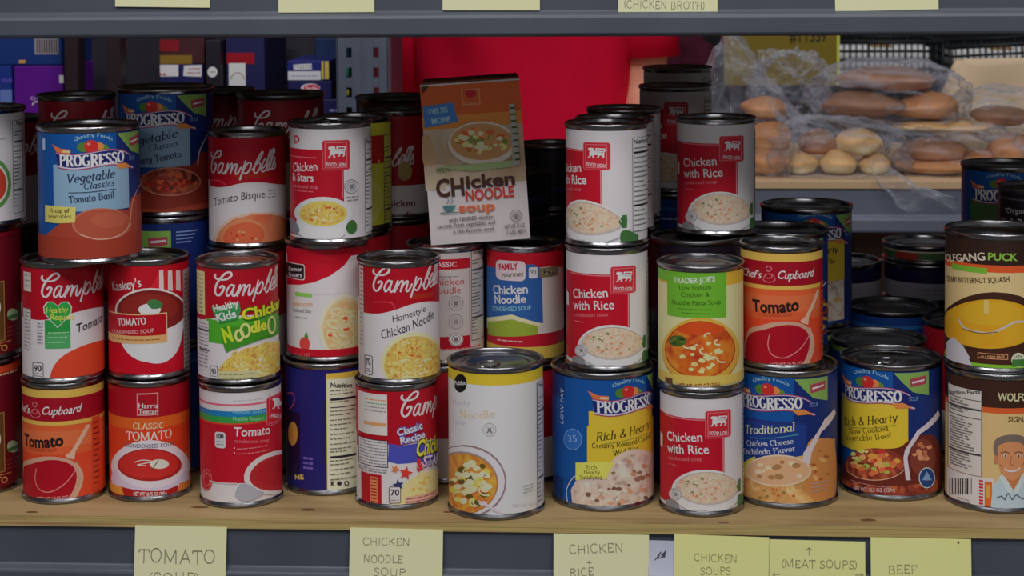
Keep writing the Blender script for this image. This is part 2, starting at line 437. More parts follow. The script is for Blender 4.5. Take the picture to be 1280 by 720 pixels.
    def panel(s, x0, y0, x1, y1, paper=(196, 194, 192), head=True, ink=(60, 58, 60), n=None, seed=1):
        """nutrition panel: border, heading and rows of small print"""
        rnd = random.Random(seed); h = y1 - y0; w = x1 - x0
        s.rect(x0, y0, x1, y1, ink); s.rect(x0 + .6, y0 + .6, x1 - .6, y1 - .6, paper)
        if head: s.text('Nutrition Facts', (x0 + 1.5, y0 + 7), (x1 - 1.5, y0 + 7), 4.6, ink, bold=0.03)
        for f, t in ((.12, 1.0), (.22, 2.4), (.33, 1.0), (.74, 2.4)):
            s.rect(x0 + 1, y0 + h * f, x1 - 1, y0 + h * f + t, ink)
        n = n or int(h / 5); polys = []
        for i in range(n):
            y = y0 + h * (.16 + .8 * i / n)
            if any(abs((y - y0) / h - f) < .025 for f in (.12, .22, .33, .74)): continue
            e = rnd.uniform(.45, .9)
            for a, b in ((.06, e * .6), (e * .66, e * .8)) if rnd.random() < .6 else ((.06, e),):
                u0, u1 = s.P(x0 + a * w, y)[0], s.P(x0 + b * w, y)[0]; v = s.P((x0 + x1) / 2, y)[1]; k = .0005
                polys.append([(u0, v - k), (u1, v - k), (u1, v + k), (u0, v + k)])
        s.layer(polys, tuple((a * 2 + b) // 3 for a, b in zip(ink, paper)), True)
    def small(s, x0, x1, y, m, w=1.2, seed=0):
        """a row of print too small to read"""
        rnd = random.Random(int(x0 * 7 + y * 13) + seed); x = x0; polys = []
        v = s.P((x0 + x1) / 2, y)[1]; k = w * .5 * s.mm(((x0 + x1) / 2, y))
        while x < x1:
            e = min(x1, x + rnd.uniform(2.5, 7)); a, b = s.P(x, y)[0], s.P(e, y)[0]
            polys.append([(a, v - k), (b, v - k), (b, v + k), (a, v + k)]); x = e + 1.1
        s.layer(polys, m, True)
    def seal(s, cx, cy, r, m):
        s.line(arc(cx, cy, r, r, 0, 360, 20), .8, m); s.line(arc(cx, cy, r * .62, r * .62, 0, 360, 14), .6, m)
        s.rect(cx - r * .3, cy - r * .3, cx + r * .3, cy + r * .3, m)
    def bits(s, cx, cy, rx, ry, n, cols, size=(2, 4), seed=3, kind='blob', y_min=None):
        """pieces of food inside an ellipse"""
        rnd = random.Random(seed)
        for c in cols:
            polys = []
            for i in range(n):
                a, q = rnd.uniform(0, 2 * PI), math.sqrt(rnd.random()) * .86
                x, y = cx + rx * q * math.cos(a), cy + ry * q * math.sin(a)
                if y_min is not None and y < y_min: continue
                r = rnd.uniform(*size); t = rnd.uniform(0, PI)
                if kind == 'blob':
                    pts = [(x + r * rnd.uniform(.7, 1.1) * math.cos(t + k * PI / 4), y + r * .7 * rnd.uniform(.7, 1.1) * math.sin(t + k * PI / 4)) for k in range(8)]
                    polys.append([s.P(*p) for p in pts])
                else:
                    da = rnd.uniform(1.6, 3.6); R_ = r * 1.5
                    pts = [(x + R_ * math.cos(t + da * k / 6), y + R_ * .7 * math.sin(t + da * k / 6)) for k in range(7)]
                    polys += stroke_polys([s.P(*p) for p in pts], .0013, round_=False)
            s.layer(polys, c, kind != 'blob')
    def build(s, name, parent, thick=None):
        s.mb.n = s.nrm
        return s.mb.build(name, parent)

# ---------------------------------------------------------------- cans
SEG = 72
RS, HS = 0.0345, 0.0995      # condensed soup can
RL, HL = 0.0425, 0.1115      # ready to serve soup can
def can_profile(R, H):
    return [(R - .0035, .0012), (R - .0012, 0), (R, .0006), (R, .0026), (R - .0013, .0036), (R - .0015, .0055), (R - .0015, H - .0062), (R - .0013, H - .0042), (R, H - .0032), (R, H - .0006), (R - .0008, H), (R - .0022, H), (R - .0028, H - .0012), (R - .0030, H - .0046)]
MESHES = {}
def can_body_mesh(R, H, m):
    k = ('b', R, H, m.name)
    if k not in MESHES:
        b = MB(); b.lathe(can_profile(R, H), m, SEG)
        # bottom closure sits inside the lower seam
        b.lathe([(R - .0035, .0012), (R - .006, .003), (0.0001, .003)], m, SEG)
        o = b.build('can_body'); MESHES[k] = o.data; bpy.data.objects.remove(o)
    return MESHES[k]
def lid_mesh(R, H, m):
    k = ('l', R, H, m.name)
    if k not in MESHES:
        b = MB(); z = H - .0046
        b.lathe([(R - .0030, z), (R - .0045, z - .0003), (R - .0052, z + .0010), (R - .0075, z + .0010), (R - .009, z + .0002), (R - .012, z + .0002), (R - .013, z + .0007), (R - .0155, z + .0007), (R - .0165, z), (0.0002, z)], m, SEG)
        o = b.build('lid'); MESHES[k] = o.data; bpy.data.objects.remove(o)
    return MESHES[k]
def tab_mesh(R, H, m):
    k = ('t', R, H, m.name)
    if k not in MESHES:
        b = MB(); z = H - .0030
        ring = [(.0085 * math.sin(a), .013 - .0105 * math.cos(a) * 1.0, z + .0003) for a in [2 * PI * i / 18 for i in range(18)]]
        b.tube(ring, .0011, m, 6, closed=True)
        b.box((0, .0255, z), (.010, .008, .0018), m)
        b.lathe([(.0028, -.0008), (.0028, .0011), (.0001, .0014)], m, 12, c=(0, .0255, z + .0006))
        o = b.build('pull_tab'); MESHES[k] = o.data; bpy.data.objects.remove(o)
    return MESHES[k]
def link(name, me, parent):
    o = bpy.data.objects.new(name, me); COL.objects.link(o); o.parent = parent; return o
CANS = []
def make_can(px, d, z, R, H, label, design=None, group=None, rot=0.0, tab=False, dark=False, name='soup_can', loc=None, lean=None):
    """upright can whose axis shows in column px at depth d, foot at height z"""
    p = loc if loc is not None else at(px, d, z)
    root = empty(name, (p.x, p.y, z), label, 'can', group)
    m = TIN_SHADED if dark else TIN
    link('can_body', can_body_mesh(R, H, m), root)
    lid = link('lid', lid_mesh(R, H, m), root)
    if tab:
        t = link('pull_tab', tab_mesh(R, H, m), lid)
        if tab is not True: t.rotation_euler.z = math.radians(tab)
    root['_r'] = 0
    del root['_r']
    CANS.append((label, p.x, p.y, z, R, H))
    if design is None: return root
    Rl = R - .0011
    def mapf(u, v, off, k):
        r = Rl + off; a = 2 * PI / SEG
        t = u / DU - k
        x0, y0, x1, y1 = math.sin(k * a), -math.cos(k * a), math.sin((k + 1) * a), -math.cos((k + 1) * a)
        nx, ny = math.sin(u / Rl), -math.cos(u / Rl)
        return (r * (x0 + (x1 - x0) * t), r * (y0 + (y1 - y0) * t), v), (nx, ny, 0)
    DU = 2 * PI * Rl / SEG
    C = Vector((p.x, p.y))
    def px2(x, y):
        r = ray(x, y); o = Vector((CAM.x, CAM.y)) - C; dd = Vector((r.x, r.y))
        A = dd.dot(dd); B = 2 * o.dot(dd); Q = o.dot(o) - Rl * Rl
        disc = B * B - 4 * A * Q
        t = (-B - math.sqrt(max(0, disc))) / (2 * A)
        h = o + dd * t
        return math.atan2(h.x, -h.y) * Rl, CAM.z + r.z * t - z
    D = Dec(mapf, px2, DU); D.R = Rl; D.H = H; D.cx = px
    D.v0, D.v1 = .0046, H - .0052; D.vlim = (D.v0, D.v1)
    def full(v0, v1, m): D.layer([[(-PI * Rl, v0), (PI * Rl * .99999, v0), (PI * Rl * .99999, v1), (-PI * Rl, v1)]], m, True)
    D.full = full
    D.bg = lambda m: full(D.v0, D.v1, m)
    D.band = lambda y0, y1, m: full(max(D.v0, px2(px, y1)[1]), min(D.v1, px2(px, y0)[1]), m)
    D.top = project((p.x, p.y - Rl, z + D.v1))[1]; D.bot = project((p.x, p.y - Rl, z + D.v0))[1]
    design(D)
    D.build('paper_label', root)
    root.rotation_euler.z = rot
    return root
def dup(root, loc, label, rz=0.0, group=None, lean=None):
    r = root.copy(); COL.objects.link(r); r.location = loc; r.rotation_euler = (0, 0, rz)
    if lean: r.rotation_euler = (lean[0], lean[1], rz)
    r['label'] = label
    if group: r['group'] = group
    for ch in list(root.children):
        c = ch.copy(); COL.objects.link(c); c.parent = r
        for g in ch.children:
            e = g.copy(); COL.objects.link(e); e.parent = c
    return r
W = (190, 186, 188); RED = (168, 16, 36); CRED = (156, 12, 30); NAVY = (22, 30, 92); INK = (38, 34, 40); GREY = (120, 118, 122)
PB = (16, 72, 138); PN = (20, 40, 98); YEL = (204, 168, 52); ORG = (198, 92, 40)
TOMSOUP = noisy('tomato_soup_print', [(0.3, (150, 40, 24)), (0.7, (190, 66, 40))], scale=45)
BISQUE = noisy('bisque_print', [(0.3, (188, 84, 52)), (0.65, (214, 118, 80))], scale=60)
BROTH = noisy('broth_print', [(0.3, (176, 140, 60)), (0.5, (206, 178, 104)), (0.7, (190, 150, 74))], scale=160, distortion=1.5)
RICE = noisy('rice_print', [(0.3, (186, 150, 126)), (0.5, (206, 182, 160)), (0.7, (200, 130, 96))], scale=230, distortion=1.0)
CREAM = noisy('cream_print', [(0.25, (120, 96, 86)), (0.45, (186, 166, 150)), (0.7, (206, 192, 178))], scale=120, distortion=.6)
QUESO = noisy('cheese_soup_print', [(0.3, (160, 110, 60)), (0.6, (198, 150, 92)), (0.75, (206, 176, 130))], scale=70, distortion=1.2)
STEW = noisy('stew_print', [(0.3, (66, 26, 20)), (0.5, (130, 50, 36)), (0.7, (176, 96, 56))], scale=110, distortion=1.0)
SQUASH = noisy('squash_print', [(0.3, (196, 132, 20)), (0.7, (214, 156, 38))], scale=25)
YNOOD = noisy('noodle_print', [(0.3, (170, 110, 50)), (0.5, (200, 168, 84)), (0.7, (210, 190, 116))], scale=170, distortion=2.0)
CARROT, GREENB, CHK, NOO = (200, 84, 34), (60, 96, 38), (216, 196, 168), (220, 202, 140)

def script_uv(D, p0, L, m=W, w=0.0225, rise=0.045, sy=1.0):
    a = D.P(*p0); n = math.hypot(1, rise); d = (1 / n, rise / n); out = []
    for i, st in enumerate(SCRIPT):
        q = [(a[0] + (x * d[0] - y * sy * d[1]) * L, a[1] + (x * d[1] + y * sy * d[0]) * L) for x, y in catmull(st, 3)]
        out += stroke_polys(q, w * L * (1.3 if i == 0 else 1.0), w * L * .85)
    D.layer(out, m, True)
def red_head(D, wave, red=CRED, white=W):
    D.bg(white); yy = min(y for x, y in wave)
    D.band(D.top - 20, yy, red)
    wv = catmull(wave, 4)
    D.layer([[D.P(x, y) for x, y in wv] + [(D.P(wave[-1][0], yy)[0], D.P(D.cx, yy)[1] + .0006), (D.P(wave[0][0], yy)[0], D.P(D.cx, yy)[1] + .0006)]], red)
def cal(D, x0, y0, x1, y1, t):
    D.rrect(x0, y0, x1, y1, 2, INK); D.rrect(x0 + .8, y0 + .8, x1 - .8, y1 - .8, 1.6, W)
    h = (y1 - y0) * .42
    D.text(t, (x0 + 2, y0 + h + 2), (x1 - 2, y0 + h + 2), h * .8, INK, bold=0.03)
    D.small(x0 + 2, x1 - 2, y1 - 7, GREY); D.small(x0 + 2, x1 - 2, y1 - 4, GREY)

# ---- labels -----------------------------------------------------------
def d_cupboard(D):   # cream/orange tomato soup with a spoon, drawn as it faces on the raised one
    D.bg((194, 64, 36)); D.band(362, 376, (196, 84, 44)); D.band(370, 396, (202, 98, 58)); D.band(390, 400, (198, 84, 46))
    D.band(300, 328, (204, 160, 74)); D.band(327.5, 358, (140, 12, 30)); D.band(357.5, 362.5, (206, 158, 72))
    glow = noisy('orange_glow_print', [(0.3, (198, 84, 44)), (0.7, (214, 130, 86))], scale=14)
    D.text("Chef's", (929, 343), (951, 348), 9.5, (216, 196, 198), bold=0.01, shear=.3)
    D.line(arc(961, 345, 4, 3, 180, 540, 14), .9, (200, 110, 118)); D.line(arc(961, 336, 3.4, 3.2, 0, 360, 12), .9, (206, 120, 128))
    D.line([(954, 350), (957, 343), (965, 343), (969, 350), (961, 353), (954, 350)], .9, (200, 110, 118), smooth=True)
    D.text('Cupboard', (971, 348), (1016, 345), 10, (224, 206, 208), bold=0.012, shear=.32, bend=-1)
    D.text('Tomato', (941, 388), (999, 387), 14, (36, 20, 18), bold=0.035, bend=-1.5)
    D.text('CONDENSED SOUP', (949, 395), (991, 395), 3.6, (150, 52, 30))
    # spoon bowl with soup
    D.poly([(934, 416), (950, 407), (975, 402), (1000, 404), (1014, 414), (1018, 432), (1010, 456), (1002, 462), (934, 462)], (178, 140, 118), True)
    D.poly([(935, 421), (955, 412), (985, 406), (1006, 412), (1012, 428), (1006, 450), (994, 460), (975, 462), (935, 460)], (150, 10, 30), True)
    D.line([(962, 418), (960, 432), (966, 444), (982, 447), (1000, 436), (1012, 418)], 1.2, (196, 120, 118), True)
    D.poly([(1021, 362), (1024, 362), (1011, 396), (1010, 406), (1003, 404), (1000, 401), (1006, 396)], (196, 158, 134))
    D.line([(1012, 410), (1017, 432), (1010, 454), (1001, 464)], 2.4, (184, 150, 128), True)
    D.text('NET WT 10.75 OZ', (963, 458), (1003, 456), 4.6, (206, 160, 150))
    a = math.radians
    D.layer([[(a(62) * D.R, .006), (a(80) * D.R, .006), (a(80) * D.R, .068), (a(62) * D.R, .068)]], (182, 62, 34), True)
    for i in range(12):
        v = .012 + i * .0046
        D.layer([[(a(64) * D.R, v), (a(64 + 10 + (i * 7) % 5) * D.R, v), (a(74 + (i * 7) % 5) * D.R, v + .0012), (a(64) * D.R, v + .0012)]], (110, 30, 24), True)

def d_healthy_tomato(D):
    red_head(D, [(28, 396), (40, 399), (53, 400), (70, 397), (92, 391), (112, 386), (131, 383)])
    D.poly(catmull([(61, 486), (62, 474), (67, 458), (80, 444), (104, 432), (131, 424)], 5) + [(131, 486)], (206, 62, 36))
    script_uv(D, (51.5, 372), .066)
    D.rect(56, 400, 88, 436, (40, 132, 60)); D.rect(56, 418, 88, 436, (70, 146, 86))
    D.small(60, 86, 416, (150, 190, 150)); D.small(60, 84, 422, (150, 190, 150)); D.small(60, 82, 428, (150, 190, 150))
    heart = [(72, 410), (64, 402), (55, 391), (54, 383), (59, 377), (66, 377), (72, 382), (78, 377), (85, 377), (90, 383), (89, 391), (80, 402)]
    D.poly(heart, (186, 206, 182)); D.poly([(72 + (x - 72) * .93, 392 + (y - 392) * .93) for x, y in heart], (42, 140, 60))
    D.text('Healthy', (58, 391), (85, 390), 7, (214, 206, 70), bold=0.01, shear=.1)
    D.text('Request', (63, 399.5), (92, 399), 7, (214, 206, 70), bold=0.01, shear=.1)
    D.text('Tomato', (95, 416), (127, 401), 10.5, INK, bold=0.008, shear=.2)
    cal(D, 41, 453, 54.5, 474, '90')
    D.rect(30, 340, 39, 364, (184, 176, 170)); D.rect(30, 386, 39, 436, (184, 178, 176))
    for i in range(14): D.small(31.5, 38, 344 + i * 6.5 if i < 3 else 372 + i * 4.6, GREY)
    for i in range(7): D.small(47, 54, 404 + i * 4, GREY)

def d_homestyle(D):
    red_head(D, [(449, 388), (457, 391), (473, 392), (492, 388), (512, 381), (532, 377), (550, 377)])
    D.line([(466, 378), (482, 377.5), (491, 380), (494, 387)], 1.6, (190, 50, 62), True)
    D.rect(513, 367, 542, 373, (156, 40, 26))
    script_uv(D, (466, 364), .066)
    D.text('Homestyle', (491, 403), (532, 389), 8, INK, shear=.2)
    D.text('Chicken Noodle', (477, 424), (542, 397), 11, INK, bold=0.004, shear=.2)
    D.ell(515, 450, 40, 34, (204, 190, 150), tilt=-22); D.ell(516, 452, 37, 31, YNOOD, tilt=-22)
    D.bits(516, 452, 33, 27, 20, [NOO, (190, 160, 80)], (2, 3.6), 4, 'noodle'); D.bits(514, 452, 28, 22, 5, [CARROT, CHK], (1.4, 2.6), 5)
    cal(D, 456, 444, 466, 468, '70')
    D.rect(450, 330, 455, 470, (178, 168, 164))
    for i in range(18): D.small(450.5, 454.5, 336 + i * 5.5, (150, 60, 60) if i < 9 else GREY)

def d_bisque(D):
    red_head(D, [(262, 232), (272, 234), (285, 233), (302, 229), (325, 228), (345, 230), (358, 231)])
    D.line([(262, 225), (275, 226), (282, 231)], 1.6, (190, 50, 62), True); D.rect(291, 217, 338, 222, (158, 34, 20))
    script_uv(D, (264, 216), .066)
    D.text('Tomato Bisque', (268, 258), (331, 247), 9.5, INK, shear=.2, bend=3)
    for i in range(3): D.small(335, 345, 238 + i * 4, GREY)
    D.poly([(265, 320), (266, 300), (272, 285), (290, 271), (315, 265), (340, 265), (358, 270), (358, 318), (340, 322)], (206, 168, 150))
    D.poly([(268, 318), (270, 300), (276, 287), (292, 274), (315, 268), (338, 268), (358, 273), (358, 312), (330, 320)], BISQUE)
    D.ell(304, 294, 29, 20, (210, 124, 84), tilt=-8); D.ell(305, 295, 26, 17, (196, 92, 58), tilt=-8)
    D.bits(303, 297, 22, 13, 5, [(178, 50, 30), (214, 140, 100)], (1.5, 3), 9)

def d_kids(D):
    red_head(D, [(241, 398), (258, 399), (285, 395), (356, 392)])
    D.poly([(258, 397), (275, 401), (300, 398), (356, 388), (356, 415), (300, 428), (277, 430), (260, 427)], (70, 150, 40))
    script_uv(D, (268, 370), .066)
    D.rect(244, 338, 256, 392, (196, 186, 130)); D.rect(247, 400, 261, 462, (188, 182, 186))
    for i in range(10): D.small(245, 254, 343 + i * 5, GREY)
    for i in range(13): D.small(249, 260, 404 + i * 4.4, GREY)
    D.rect(248, 411, 261, 412.5, INK); D.rect(250, 436, 262, 437.5, INK)
    D.poly([(265, 384), (299, 378), (301, 388), (297, 399), (275, 404), (268, 394)], (52, 130, 70))
    D.text('Healthy', (268, 390), (299, 382), 8.5, (200, 220, 190), bold=0.03); D.text('Kids', (272, 402), (296, 396), 9.5, (206, 222, 196), bold=0.03)
    D.text('Chicken', (303, 401), (349, 382), 14, (50, 110, 20), bold=0.07); D.text('Chicken', (303, 400), (349, 381), 13, (202, 206, 40), bold=0.03)
    D.poly([(282, 438), (278, 410), (300, 408), (350, 398), (352, 412), (325, 424), (290, 437)], (58, 128, 30), True)
    D.text('N', (281, 428), (292, 425), 17, (176, 200, 40), bold=0.05)
    for cx, cy, rx, ry in ((299, 419, 4.6, 6.4), (306.5, 413, 5.4, 8), (339, 406, 4.4, 10)):
        D.line(arc(cx, cy, rx, ry, 0, 360, 18), 3, (196, 206, 120))
    D.text('dle', (313, 416), (333, 411), 13, (190, 202, 60), bold=0.04)
    D.poly([(268, 484), (268, 470), (282, 450), (304, 436), (330, 428), (356, 425), (356, 484)], YNOOD)
    D.bits(318, 460, 40, 26, 30, [NOO, (206, 170, 70)], (2, 4), 11, 'noodle'); D.bits(318, 462, 34, 22, 8, [(204, 130, 80), CHK], (2, 3.4), 12)
    D.rect(270, 464, 322, 478, (180, 176, 130)); D.small(274, 318, 468, (120, 120, 80)); D.small(274, 316, 473, (120, 120, 80))
    cal(D, 263.5, 457, 273, 477, '90')

def d_stars(D):     # classic recipe
    red_head(D, [(446, 556), (486, 556), (500, 557), (520, 553), (547, 548)])
    D.poly([(486, 554), (500, 557), (525, 553), (547, 547), (547, 570), (520, 578), (497, 580), (485, 577)], (66, 70, 160))
    a0 = D.P(501, 521); script_uv(D, (501, 522), .066)
    D.rect(448, 492, 484, 543, (194, 188, 184))
    for i in range(4): D.small(456, 482, 500 + i * 4.6, [(190, 120, 60), (70, 140, 90), GREY, GREY][i])
    D.rect(455, 528, 483, 532, (206, 140, 90)); D.rect(448, 549, 485, 583, INK); D.rect(449, 550, 484, 582, W)
    for i in range(8): D.small(450, 483, 552.5 + i * 3.8, GREY, seed=i)
    for i in range(2): D.small(449, 484, 586 + i * 3, GREY)
    D.rect(452, 592, 477, 632, (160, 20, 34)); D.rect(463, 596, 472, 630, (206, 120, 80))
    for i in range(8): D.rect(464, 598 + i * 4, 471, 599.5 + i * 4, (150, 30, 30))
    D.text('Classic', (497, 545), (528, 535), 9, (90, 86, 160), bold=0.09); D.text('Classic', (497, 545), (528, 535), 8.5, (212, 206, 214), bold=0.02)
    D.text('Recipe', (501, 555), (531, 546), 9, (90, 86, 160), bold=0.09); D.text('Recipe', (501, 555), (531, 546), 8.5, (212, 206, 214), bold=0.02)
    D.text('Chicken', (519, 571), (547, 560), 20, (60, 60, 20), bold=0.06, shear=.15); D.text('Chicken', (519, 570), (547, 559), 19, (210, 200, 60), bold=0.03, shear=.15)
    D.text('&', (521, 589), (529, 586), 15, (190, 40, 50), bold=0.04); D.text('STARS', (528, 583), (547, 577), 13, (96, 60, 140), bold=0.09); D.text('STARS', (528, 583), (547, 577), 12.5, (214, 206, 220), bold=0.02)
    D.poly([(486, 636), (505, 604), (525, 590), (547, 584), (547, 640)], (206, 184, 130)); D.bits(528, 612, 18, 20, 16, [(210, 160, 80), (214, 196, 130)], (1.6, 3.2), 21)
    def star(cx, cy, r, m, t=0): D.poly([(cx + r * (1 if i % 2 == 0 else .42) * math.sin(t + i * PI / 5), cy - r * (1 if i % 2 == 0 else .42) * math.cos(t + i * PI / 5)) for i in range(10)], m)
    star(507, 591, 9, (196, 52, 40), .2); star(494, 586, 5.5, (200, 110, 50), .4); star(498, 606, 7.5, (40, 50, 96), -.2)
    cal(D, 486.5, 608, 501, 629, '70'); D.rect(506, 618, 545, 630, (190, 150, 130)); D.small(508, 543, 621, (130, 60, 90)); D.small(508, 540, 625.5, (130, 60, 90))

def lion_label(D, name2, soup, words=None):   # authored on the can in columns 706-812
    D.bg(W)
    D.rect(706, 343, 787, 453, RED); D.rect(706, 344, 783.5, 345.2, (206, 110, 118)); D.rect(785, 360, 786, 430, (210, 140, 146))
    a = math.radians; R = D.R
    D.layer([[(a(-120) * R, D.P(759, 453)[1]), (a(-60) * R, D.P(759, 453)[1]), (a(-60) * R, D.P(759, 343)[1]), (a(-120) * R, D.P(759, 343)[1])]], RED, True)
    D.lion(779, 350, 16)
    D.text('Chicken', (717, 372), (760, 371), 11, (214, 204, 206), bold=0.012); D.text(name2, (717, 386), (717 + 51 * (len(name2) / 9 if len(name2) < 8 else 1), 386), 11, (214, 204, 206), bold=0.012)
    D.text('condensed soup', (718, 395), (760, 395), 4.5, (200, 110, 118)); D.small(719, 730, 402, (190, 90, 100))
    D.ell(765, 434, 43, 28, (150, 148, 152)); D.ell(765, 433, 43, 27, (196, 194, 200)); D.ell(766, 429, 39, 21, (170, 160, 156)); D.ell(766, 428, 37, 19.5, soup)
    D.ell(727, 438, 8, 8, (182, 180, 180)); D.seal(727, 438, 7, GREY)
    D.poly([(716, 446), (726, 447), (734, 458), (728, 464), (718, 460)], (120, 122, 126), True)
    D.text('NET WT 10.5 OZ (298g)', (733, 460), (768, 460), 4.2, GREY)
    D.poly([(803, 440), (808, 437), (811, 446), (808, 454), (803, 452)], (60, 100, 54), True)
    # sprig of herb and nutrition panel round the side
    D.layer([[(a(64) * R + .004 * math.cos(i * 1.05) * (1.2 if i % 2 else .7), .021 + .006 * math.sin(i * 1.05)) for i in range(6)]], (56, 100, 52))
    u0, u1 = a(78) * R, a(132) * R; v0, v1 = .012, .088
    D.layer([[(u0, v0), (u1, v0), (u1, v1), (u0, v1)]], INK, True); D.layer([[(u0 + .0004, v0 + .0004), (u1 - .0004, v0 + .0004), (u1 - .0004, v1 - .0004), (u0 + .0004, v1 - .0004)]], (194, 192, 192), True)
    D.text_uv('Nutrition Facts', (u0 + .0015, v1 - .005), (1, 0), u1 - u0 - .003, .0036, INK, bold=0.03)
    rnd = random.Random(5); ls = []; hs = []
    for i in range(17):
        v = v1 - .009 - i * .0039
        if i in (1, 12): hs.append([(u0 + .001, v), (u1 - .001, v), (u1 - .001, v + .0017), (u0 + .001, v + .0017)]); continue
        e = u0 + (u1 - u0) * rnd.uniform(.45, .9)
        ls.append([(u0 + .0015, v), (e, v), (e, v + .0011), (u0 + .0015, v + .0011)])
    D.layer(hs, INK, True); D.layer(ls, (112, 110, 112), True)
    D.layer([[(a(-76) * R, .050), (a(-66) * R, .050), (a(-66) * R, .060), (a(-76) * R, .062)]], (196, 190, 190), True)
def d_rice(D):
    lion_label(D, 'with Rice', RICE); D.bits(766, 428, 34, 17, 9, [(204, 120, 80), (110, 130, 80), CHK], (1.2, 2.4), 31)
    D.line(arc(766, 428, 37, 19.5, 180, 360, 16), .8, (206, 200, 204))

def d_chicken_stars(D):
    D.bg(W); D.rect(358, 187, 430, 296, RED); D.rect(362, 196, 396, 197.3, (200, 100, 108)); D.rect(427.4, 214, 428.4, 248, (210, 140, 146))
    D.text('D', (368, 179), (375, 178), 9, (196, 60, 60), bold=0.05)
    D.lion(420, 194, 17.5)
    D.text('Chicken', (367, 214), (397, 213), 10.5, (214, 204, 206), bold=0.012); D.text('& Stars', (366, 225), (392, 227), 9.5, (214, 204, 206), bold=0.012)
    D.text('condensed soup', (367, 233.5), (398, 236), 4.4, (204, 120, 126)); D.small(367, 392, 239, (196, 96, 104))
    D.ell(402, 283, 33, 22, (146, 148, 156)); D.ell(403, 281, 33, 22, (196, 196, 206)); D.ell(404, 266, 36, 20, (190, 190, 198)); D.ell(404, 267, 30, 16, (204, 176, 84)); D.ell(404, 268, 27, 13, YNOOD)
    D.bits(404, 268, 25, 11, 7, [(212, 170, 50), CHK, (190, 90, 40)], (1.4, 2.6), 41)
    D.poly([(361, 272), (368, 274), (375, 288), (368, 292), (362, 284)], (110, 114, 126), True)
    D.poly([(432, 285), (436, 277), (442, 275), (446, 282), (444, 290), (437, 292)], (56, 96, 48), True)
    D.seal(439, 233, 8.5, (110, 116, 128)); D.small(432, 448, 246, GREY); D.small(434, 447, 250, GREY)
    D.panel(456, 172, 465.5, 290, n=20)

def d_reduced_tomato(D):
    D.bg(W); t = D.top
    D.band(514, 522, (26, 110, 160)); D.band(521, 530, (50, 134, 60)); D.band(529, 604, RED); D.band(529, 531, (190, 60, 40)); D.band(505, 507.5, (196, 90, 110))
    D.text('Reduced Sodium', (291, 516.5), (332, 515.5), 4.8, (120, 180, 196)); D.text('Healthy Request', (291, 525.5), (330, 524.5), 4.8, (140, 190, 150))
    D.small(292, 330, 500, (170, 168, 170))
    D.lion(350, 508, 17)
    D.text('Tomato', (292, 545), (337, 542), 11, (216, 208, 210), bold=0.012); D.text('condensed soup', (292, 553), (336, 552), 4.6, (200, 110, 118))
    D.small(296, 334, 560, (200, 110, 118)); D.small(296, 336, 566, (200, 110, 118))
    D.ell(293, 560, .9, .9, W); D.ell(293, 566, .9, .9, W)
    D.rrect(269, 540, 282, 560, 3, (186, 184, 186)); D.text('100', (271, 548), (280, 548), 5.5, INK, bold=0.04); D.small(271, 280, 552, GREY); D.small(271, 280, 555.5, GREY)
    D.ell(259, 599, 7, 14, RED); D.line(arc(259, 599, 6, 12.5, 0, 360, 20), .9, (200, 110, 116)); D.line(arc(259, 599, 4, 8, 0, 360, 20), .9, (200, 110, 116))
    D.rect(262, 603, 296, 604.2, (206, 180, 184))
    D.ell(348, 590, 44, 27, (190, 182, 182), tilt=-14); D.ell(350, 590, 39, 22, (160, 34, 40), tilt=-14); D.ell(352, 588, 33, 18, (158, 26, 36), tilt=-14)
    D.poly([(294, 617), (300, 605), (312, 606), (322, 612), (330, 616), (318, 624), (304, 626), (296, 622)], (152, 152, 160), True)
    D.text('NET WT 10.75 OZ', (268, 632), (300, 633), 3, GREY)

def d_harris(D):
    D.bg((150, 12, 28)); D.band(522, 640, (200, 84, 30)); D.band(536, 575, (190, 56, 28))
    D.frame(171, 491.5, 198, 519.5, 1.6, (206, 130, 130)); D.text('Harris', (173, 510), (197, 510), 6, (216, 196, 196), bold=0.01); D.text('Teeter', (173, 517), (197, 517), 6, (216, 196, 196), bold=0.01)
    D.pen('CLASSIC', (166, 536), (205, 535), 7.5, (220, 196, 160), .15, .06, .08)
    D.pen('TOMATO', (158, 549), (215, 546), 10.5, (224, 206, 180), .16, .06, .08, bend=-1)
    D.ell(188, 584, 49, 34, (150, 80, 90)); D.ell(188, 583, 49, 33, (196, 186, 206)); D.ell(188, 598, 49, 26, (184, 172, 198))
    D.ell(188, 583, 43, 27, (196, 186, 206)); D.ell(187, 581, 40, 20.5, (150, 30, 30)); D.ell(186, 580, 37, 18, (176, 40, 36))
    D.text('CONDENSED SOUP', (156, 558), (217, 556.5), 4.6, (90, 86, 100), bold=0.01)
    D.ell(199, 580, 12, 6, (206, 190, 180)); D.line([(168, 578), (178, 575), (190, 577), (172, 581), (182, 582)], 1.1, (206, 190, 180), True); D.line([(190, 588), (194, 581), (198, 575)], 1.1, (60, 80, 50), True)
    D.poly([(152, 608), (175, 613), (205, 613), (222, 606), (222, 626), (152, 626)], (150, 24, 24)); D.poly([(137, 600), (152, 608), (158, 628), (139, 628)], (200, 130, 50)); D.poly([(237, 598), (224, 604), (218, 626), (237, 626)], (196, 110, 50))
    D.text('NET WT 10.75 OZ (305g)', (167, 619), (208, 619), 4.8, (216, 206, 206), bold=0.02)

